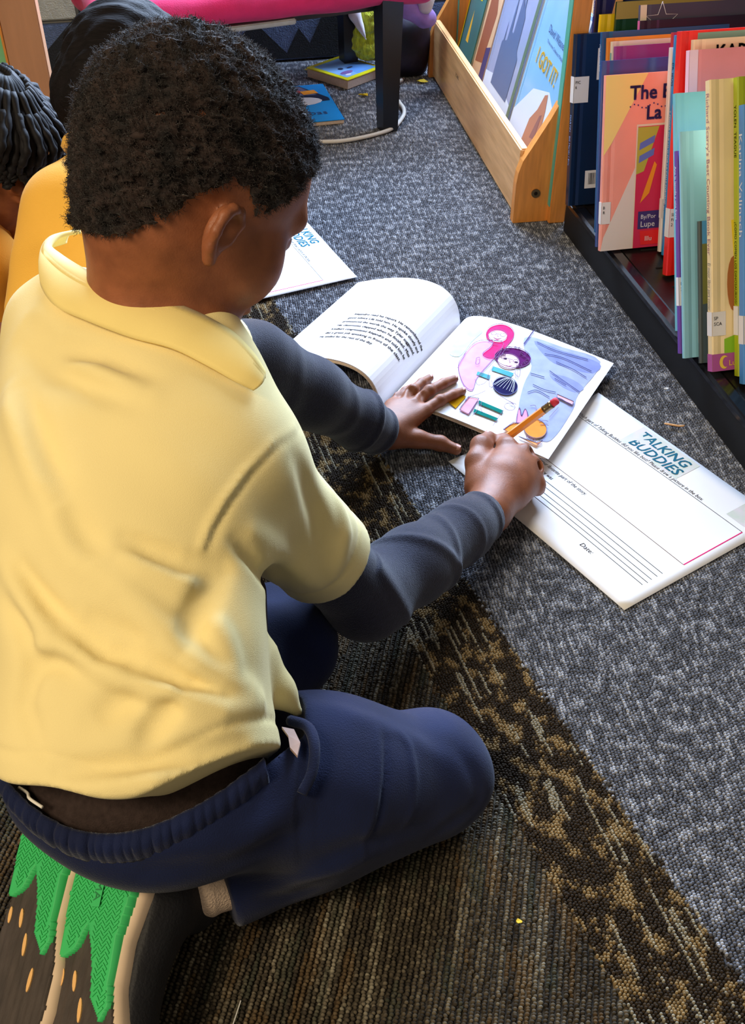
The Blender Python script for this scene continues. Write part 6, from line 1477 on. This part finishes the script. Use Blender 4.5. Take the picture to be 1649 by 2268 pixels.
# ------------------------------------------------------------------ end of a second wooden rack at the left
r2 = empty('book_display_rack', (-0.56, 1.75, 0.0)); tag(r2, 'brown wooden end panel of another rack behind the children at left', 'book rack')
M_wood3 = mat('brown_laminate', (176, 128, 96), 0.5, 0.08, 6, 0.04, 60, stretch=(9, 9, 1.2))
MB().box((-0.030, 0.0, 0.0), (0.032, 0.018, 0.75), 0.0015).build('end_panel', M_wood3, r2)
MB().box((-0.0335, -0.001, 0.0), (-0.030, 0.019, 0.75)).build('edge_strip', M_wood2, r2); MB().box((-0.050, 0.002, 0.0), (-0.0335, 0.016, 0.75)).build('edge_strip', mat('green_edge_strip', (120, 186, 136), 0.4), r2)
MB().box((-0.60, 0.03, 0.02), (-0.05, 0.10, 0.034)).build('ledge', M_wood, r2); MB().box((-0.60, 0.018, 0.004), (-0.05, 0.03, 0.12)).build('front_lip', M_wood, r2)

# ------------------------------------------------------------------ child in the golden shirt, bent over beyond the boy
M_gold_shirt = mat('golden_cotton', (244, 186, 78), 0.9, 0.04, 12, 0.25, 900, sheen=0.15, spec=0.2)
M_hair2 = mat('dark_straight_hair', (20, 16, 18), 0.75, 0.3, 30, 0.6, 60, stretch=(1, 9, 9), spec=0.12)
M_char = mat('charcoal_trousers', (36, 38, 52), 0.9, 0.15, 30)
p2 = empty('person', (-0.30, 1.02, 0.0)); tag(p2, 'child in a golden yellow shirt bent over behind the writing boy', 'person'); O2 = np.array([-0.30, 1.02, 0.0])
s = SDF((-0.46, 0.88, 0.08), (-0.10, 1.36, 0.48), 0.004)
s.chain([np.array(p) for p in ((-0.27, 0.985, 0.13), (-0.285, 1.03, 0.22), (-0.285, 1.09, 0.275))], [0.080, 0.083, 0.072], 0.03)
s.cap((-0.30, 1.15, 0.30), (-0.338, 1.080, 0.298), 0.040, 0.043, 0.04); s.cap((-0.338, 1.080, 0.298), (-0.372, 1.01, 0.215), 0.042, 0.036, 0.03); s.cap((-0.30, 1.15, 0.30), (-0.20, 1.16, 0.27), 0.04, 0.042, 0.04); s.cap((-0.20, 1.16, 0.27), (-0.22, 1.24, 0.17), 0.042, 0.036, 0.03)
s.noise(0.003, 9, 4); s.fold([(-0.39, 1.03, 0.27), (-0.34, 1.02, 0.30), (-0.28, 1.02, 0.30)], 0.006, 0.014); s.fold([(-0.36, 1.0, 0.25), (-0.30, 1.0, 0.27)], -0.006, 0.012)
a_, b_ = s.mesh(); sh2 = np_mesh('shirt', a_ - O2, b_, M_gold_shirt, p2)
cl = MB(); cl.tube([np.array(p) - O2 for p in spline([(-0.350, 1.190, 0.330), (-0.335, 1.165, 0.345), (-0.305, 1.150, 0.350), (-0.270, 1.150, 0.345), (-0.250, 1.175, 0.33)], 6)], 0.012, 8); cl.build('collar', M_gold_shirt, sh2, True)
H2 = np.array([-0.292, 1.268, 0.362]); F2 = frame(math.radians(70), math.radians(48))
s = SDF((-0.46, 0.96, 0.0), (-0.02, 1.50, 0.48), 0.004)
def h2(x, y, z): return H2 + F2 @ np.array([x, y, z])
s.ell(h2(0, 0, 0.015), (0.070, 0.088, 0.080), F2, 0.0); s.ell(h2(0, 0.045, -0.045), (0.050, 0.050, 0.055), F2, 0.03); s.cap(h2(0, 0.09, -0.02), h2(0, 0.102, -0.045), 0.008, 0.011, 0.01); s.ell(h2(0, 0.088, -0.075), (0.02, 0.012, 0.012), F2, 0.01)
for q in (-1, 1): s.ell(h2(q * 0.070, -0.005, -0.025), (0.008, 0.016, 0.026), F2, 0.006)
s.cap(h2(0, -0.02, -0.05), (-0.30, 1.13, 0.29), 0.042, 0.046, 0.03)
s.cap((-0.22, 1.24, 0.17), (-0.27, 1.33, 0.05), 0.026, 0.020, 0.01); s.cap((-0.372, 1.01, 0.215), (-0.36, 1.12, 0.06), 0.026, 0.020, 0.01)
for hx, hy in ((-0.275, 1.33), (-0.355, 1.13)):
    s.ell((hx, hy + 0.02, 0.035), (0.028, 0.034, 0.015), None, 0.015)
    for k in range(4): s.cap((hx + 0.012 * (k - 1.5), hy + 0.045, 0.032), (hx + 0.018 * (k - 1.5), hy + 0.085, 0.014), 0.0075, 0.006, 0.004)
    s.cap((hx + 0.02, hy + 0.01, 0.03), (hx + 0.05, hy + 0.04, 0.014), 0.009, 0.007, 0.006)
s.cap((-0.28, 1.0, 0.14), (-0.285, 1.10, 0.27), 0.06, 0.06, 0.02)
a_, b_ = s.mesh(); np_mesh('body', a_ - O2, b_, M_skin, p2)
s = SDF(H2 - 0.13, H2 + 0.13, 0.003); s.ell(h2(0, -0.004, 0.018), (0.076, 0.094, 0.086), F2, 0.0); s.ell(h2(0, -0.05, -0.03), (0.062, 0.045, 0.05), F2, 0.02)
s.ell(h2(0, 0.085, -0.045), (0.075, 0.07, 0.085), F2, 0.01, 's'); s.noise(0.0015, 40, 3); a_, b_ = s.mesh(); np_mesh('hair', a_ - O2, b_, M_hair2, p2)
s = SDF((-0.46, 0.86, -0.002), (-0.05, 1.22, 0.22), 0.004); s.ell((-0.27, 0.975, 0.11), (0.09, 0.08, 0.075), None, 0.0)
for a1, b1, c1 in (((-0.24, 0.98, 0.10), (-0.155, 1.12, 0.055), (-0.20, 0.96, 0.045)), ((-0.31, 0.99, 0.10), (-0.29, 1.15, 0.055), (-0.33, 0.95, 0.045))):
    s.cap(a1, b1, 0.06, 0.048, 0.03); s.cap(b1, c1, 0.045, 0.038, 0.02)
s.comb((slice(None),) * 3, np.broadcast_to(0.001 - s.ax[2][None, None, :], s.d.shape).astype(np.float32), 0.004, 'i'); a_, b_ = s.mesh(); np_mesh('trousers', a_ - O2, b_, M_char, p2)

# ------------------------------------------------------------------ child with twisted braids at the left edge
M_orange_shirt = mat('orange_cotton', (224, 146, 30), 0.9, 0.05, 12, 0.2, 900)
M_braid = mat('black_braids', (18, 16, 20), 0.7, 0.3, 300, sheen=0.08, spec=0.25)
p3 = empty('person', (-0.52, 1.22, 0.0)); tag(p3, 'child with black twisted braids looking down at the left edge', 'person'); O3 = np.array([-0.52, 1.22, 0.0])
H3 = np.array([-0.500, 1.300, 0.288]); F3 = frame(math.radians(-8), math.radians(30))
def h3(x, y, z): return H3 + F3 @ np.array([x, y, z])
s = SDF((-0.70, 1.10, 0.0), (-0.36, 1.46, 0.44), 0.0035)
s.ell(h3(0, 0, 0.015), (0.068, 0.084, 0.078), F3, 0.0); s.ell(h3(0, 0.040, -0.045), (0.050, 0.050, 0.055), F3, 0.03); s.cap(h3(0, 0.088, -0.015), h3(0, 0.100, -0.042), 0.008, 0.0115, 0.01)
s.ell(h3(0, 0.086, -0.070), (0.02, 0.012, 0.010), F3, 0.008); s.ell(h3(0, 0.084, -0.084), (0.018, 0.011, 0.009), F3, 0.008); s.ell(h3(0, 0.070, -0.102), (0.018, 0.014, 0.014), F3, 0.015)
for q in (-1, 1): s.cap(h3(q * 0.012, 0.086, 0.004), h3(q * 0.044, 0.074, 0.0), 0.009, 0.008, 0.012); s.ell(h3(q * 0.03, 0.078, -0.016), (0.013, 0.010, 0.010), F3, 0.004); s.ell(h3(q * 0.068, -0.005, -0.025), (0.008, 0.016, 0.026), F3, 0.006)
s.cap(h3(0, -0.02, -0.05), (-0.56, 1.28, 0.20), 0.040, 0.044, 0.03); s.cap((-0.56, 1.26, 0.05), (-0.56, 1.27, 0.20), 0.07, 0.06, 0.03)
s.cap((-0.52, 1.20, 0.12), (-0.47, 1.17, 0.06), 0.024, 0.020, 0.01); s.ell((-0.455, 1.165, 0.05), (0.03, 0.026, 0.016), None, 0.01)
for k in range(4): s.cap((-0.44, 1.18 - 0.011 * k, 0.045), (-0.41, 1.185 - 0.014 * k, 0.022), 0.0075, 0.006, 0.004)
a_, b_ = s.mesh(); np_mesh('body', a_ - O3, b_, M_skin, p3)
s = SDF((-0.74, 1.10, 0.0), (-0.38, 1.44, 0.30), 0.004); s.cap((-0.57, 1.27, 0.06), (-0.565, 1.28, 0.17), 0.095, 0.085, 0.02); s.cap((-0.56, 1.25, 0.19), (-0.50, 1.215, 0.17), 0.04, 0.045, 0.03); s.cap((-0.50, 1.215, 0.17), (-0.505, 1.20, 0.10), 0.044, 0.036, 0.02)
s.noise(0.003, 10, 2); s.comb((slice(None),) * 3, np.broadcast_to(0.001 - s.ax[2][None, None, :], s.d.shape).astype(np.float32), 0.004, 'i'); a_, b_ = s.mesh(); np_mesh('shirt', a_ - O3, b_, M_orange_shirt, p3)
s = SDF(H3 - 0.12, H3 + 0.12, 0.003); s.ell(h3(0, -0.006, 0.020), (0.073, 0.088, 0.083), F3, 0.0); s.ell(h3(0, 0.085, -0.055), (0.085, 0.06, 0.085), F3, 0.01, 's'); a_, b_ = s.mesh(); hr3 = np_mesh('hair', a_ - O3, b_, M_braid, p3)
r = random.Random(4)
for i in range(66):
    th = -2.6 + 5.2 * (i % 22) / 21.0 + (i // 22) * 0.08 + r.uniform(-0.05, 0.05); ph = (0.16, 0.5, 0.85)[i // 22]
    P0 = np.array([0.055 * math.sin(th) * ph, 0.066 * math.cos(th) * ph, 0.022 + 0.084 * math.sqrt(max(0.1, 1 - 0.62 * ph * ph))])
    Pm = np.array([(0.070 + 0.006 * (i // 22)) * math.sin(th), (0.082 + 0.006 * (i // 22)) * math.cos(th), 0.062]); Pe = np.array([0.084 * math.sin(th), (0.094 if math.cos(th) > 0 else 0.085) * math.cos(th), -0.01])
    A0, A1, A2 = h3(*P0), h3(*Pm), h3(*Pe)
    fr_ = math.cos(th) > 0.35; ln = r.uniform(0.045, 0.085) * (0.40 if fr_ else 1.0)
    if fr_: A2 = h3(0.080 * math.sin(th), 0.092 * math.cos(th), 0.030)
    A3 = A2 + np.array([0.012 * r.uniform(-1, 1), 0.010 * r.uniform(-1, 1), -ln * 0.6]); A4 = A3 + np.array([0.004 * r.uniform(-1, 1), 0, -ln * 0.4])
    pts = spline([A0 - O3, A1 - O3, A2 - O3, A3 - O3, A4 - O3], 8)
    mb = MB(); mb.tube(pts, [0.0052 + 0.0011 * math.sin(k * 1.7) for k in range(len(pts))], 6); mb.build('braid', M_braid, hr3, True)
# white sheet the braided child holds in her lap
sh = empty('paper_sheet', (-0.50, 1.155, 0.06), (math.radians(50), math.radians(-6), math.radians(20))); tag(sh, 'white paper sheet held up at the left edge by the golden shirt', 'paper')
V = []; n = 10
for k in (0, 1):
    for j in range(n + 1):
        for i in range(n + 1): V.append((0.10 * (i / n - 0.35), 0.20 * j / n, 0.010 * math.sin(i / n * 2.4) - 0.0005 * k))
q = lambda k, i, j: k * (n + 1) ** 2 + j * (n + 1) + i
F = []
for j in range(n):
    for i in range(n): F += [(q(0, i, j), q(0, i + 1, j), q(0, i + 1, j + 1), q(0, i, j + 1)), (q(1, i, j), q(1, i, j + 1), q(1, i + 1, j + 1), q(1, i + 1, j))]
mobj('sheet', V, F, M_sheet, sh, True)
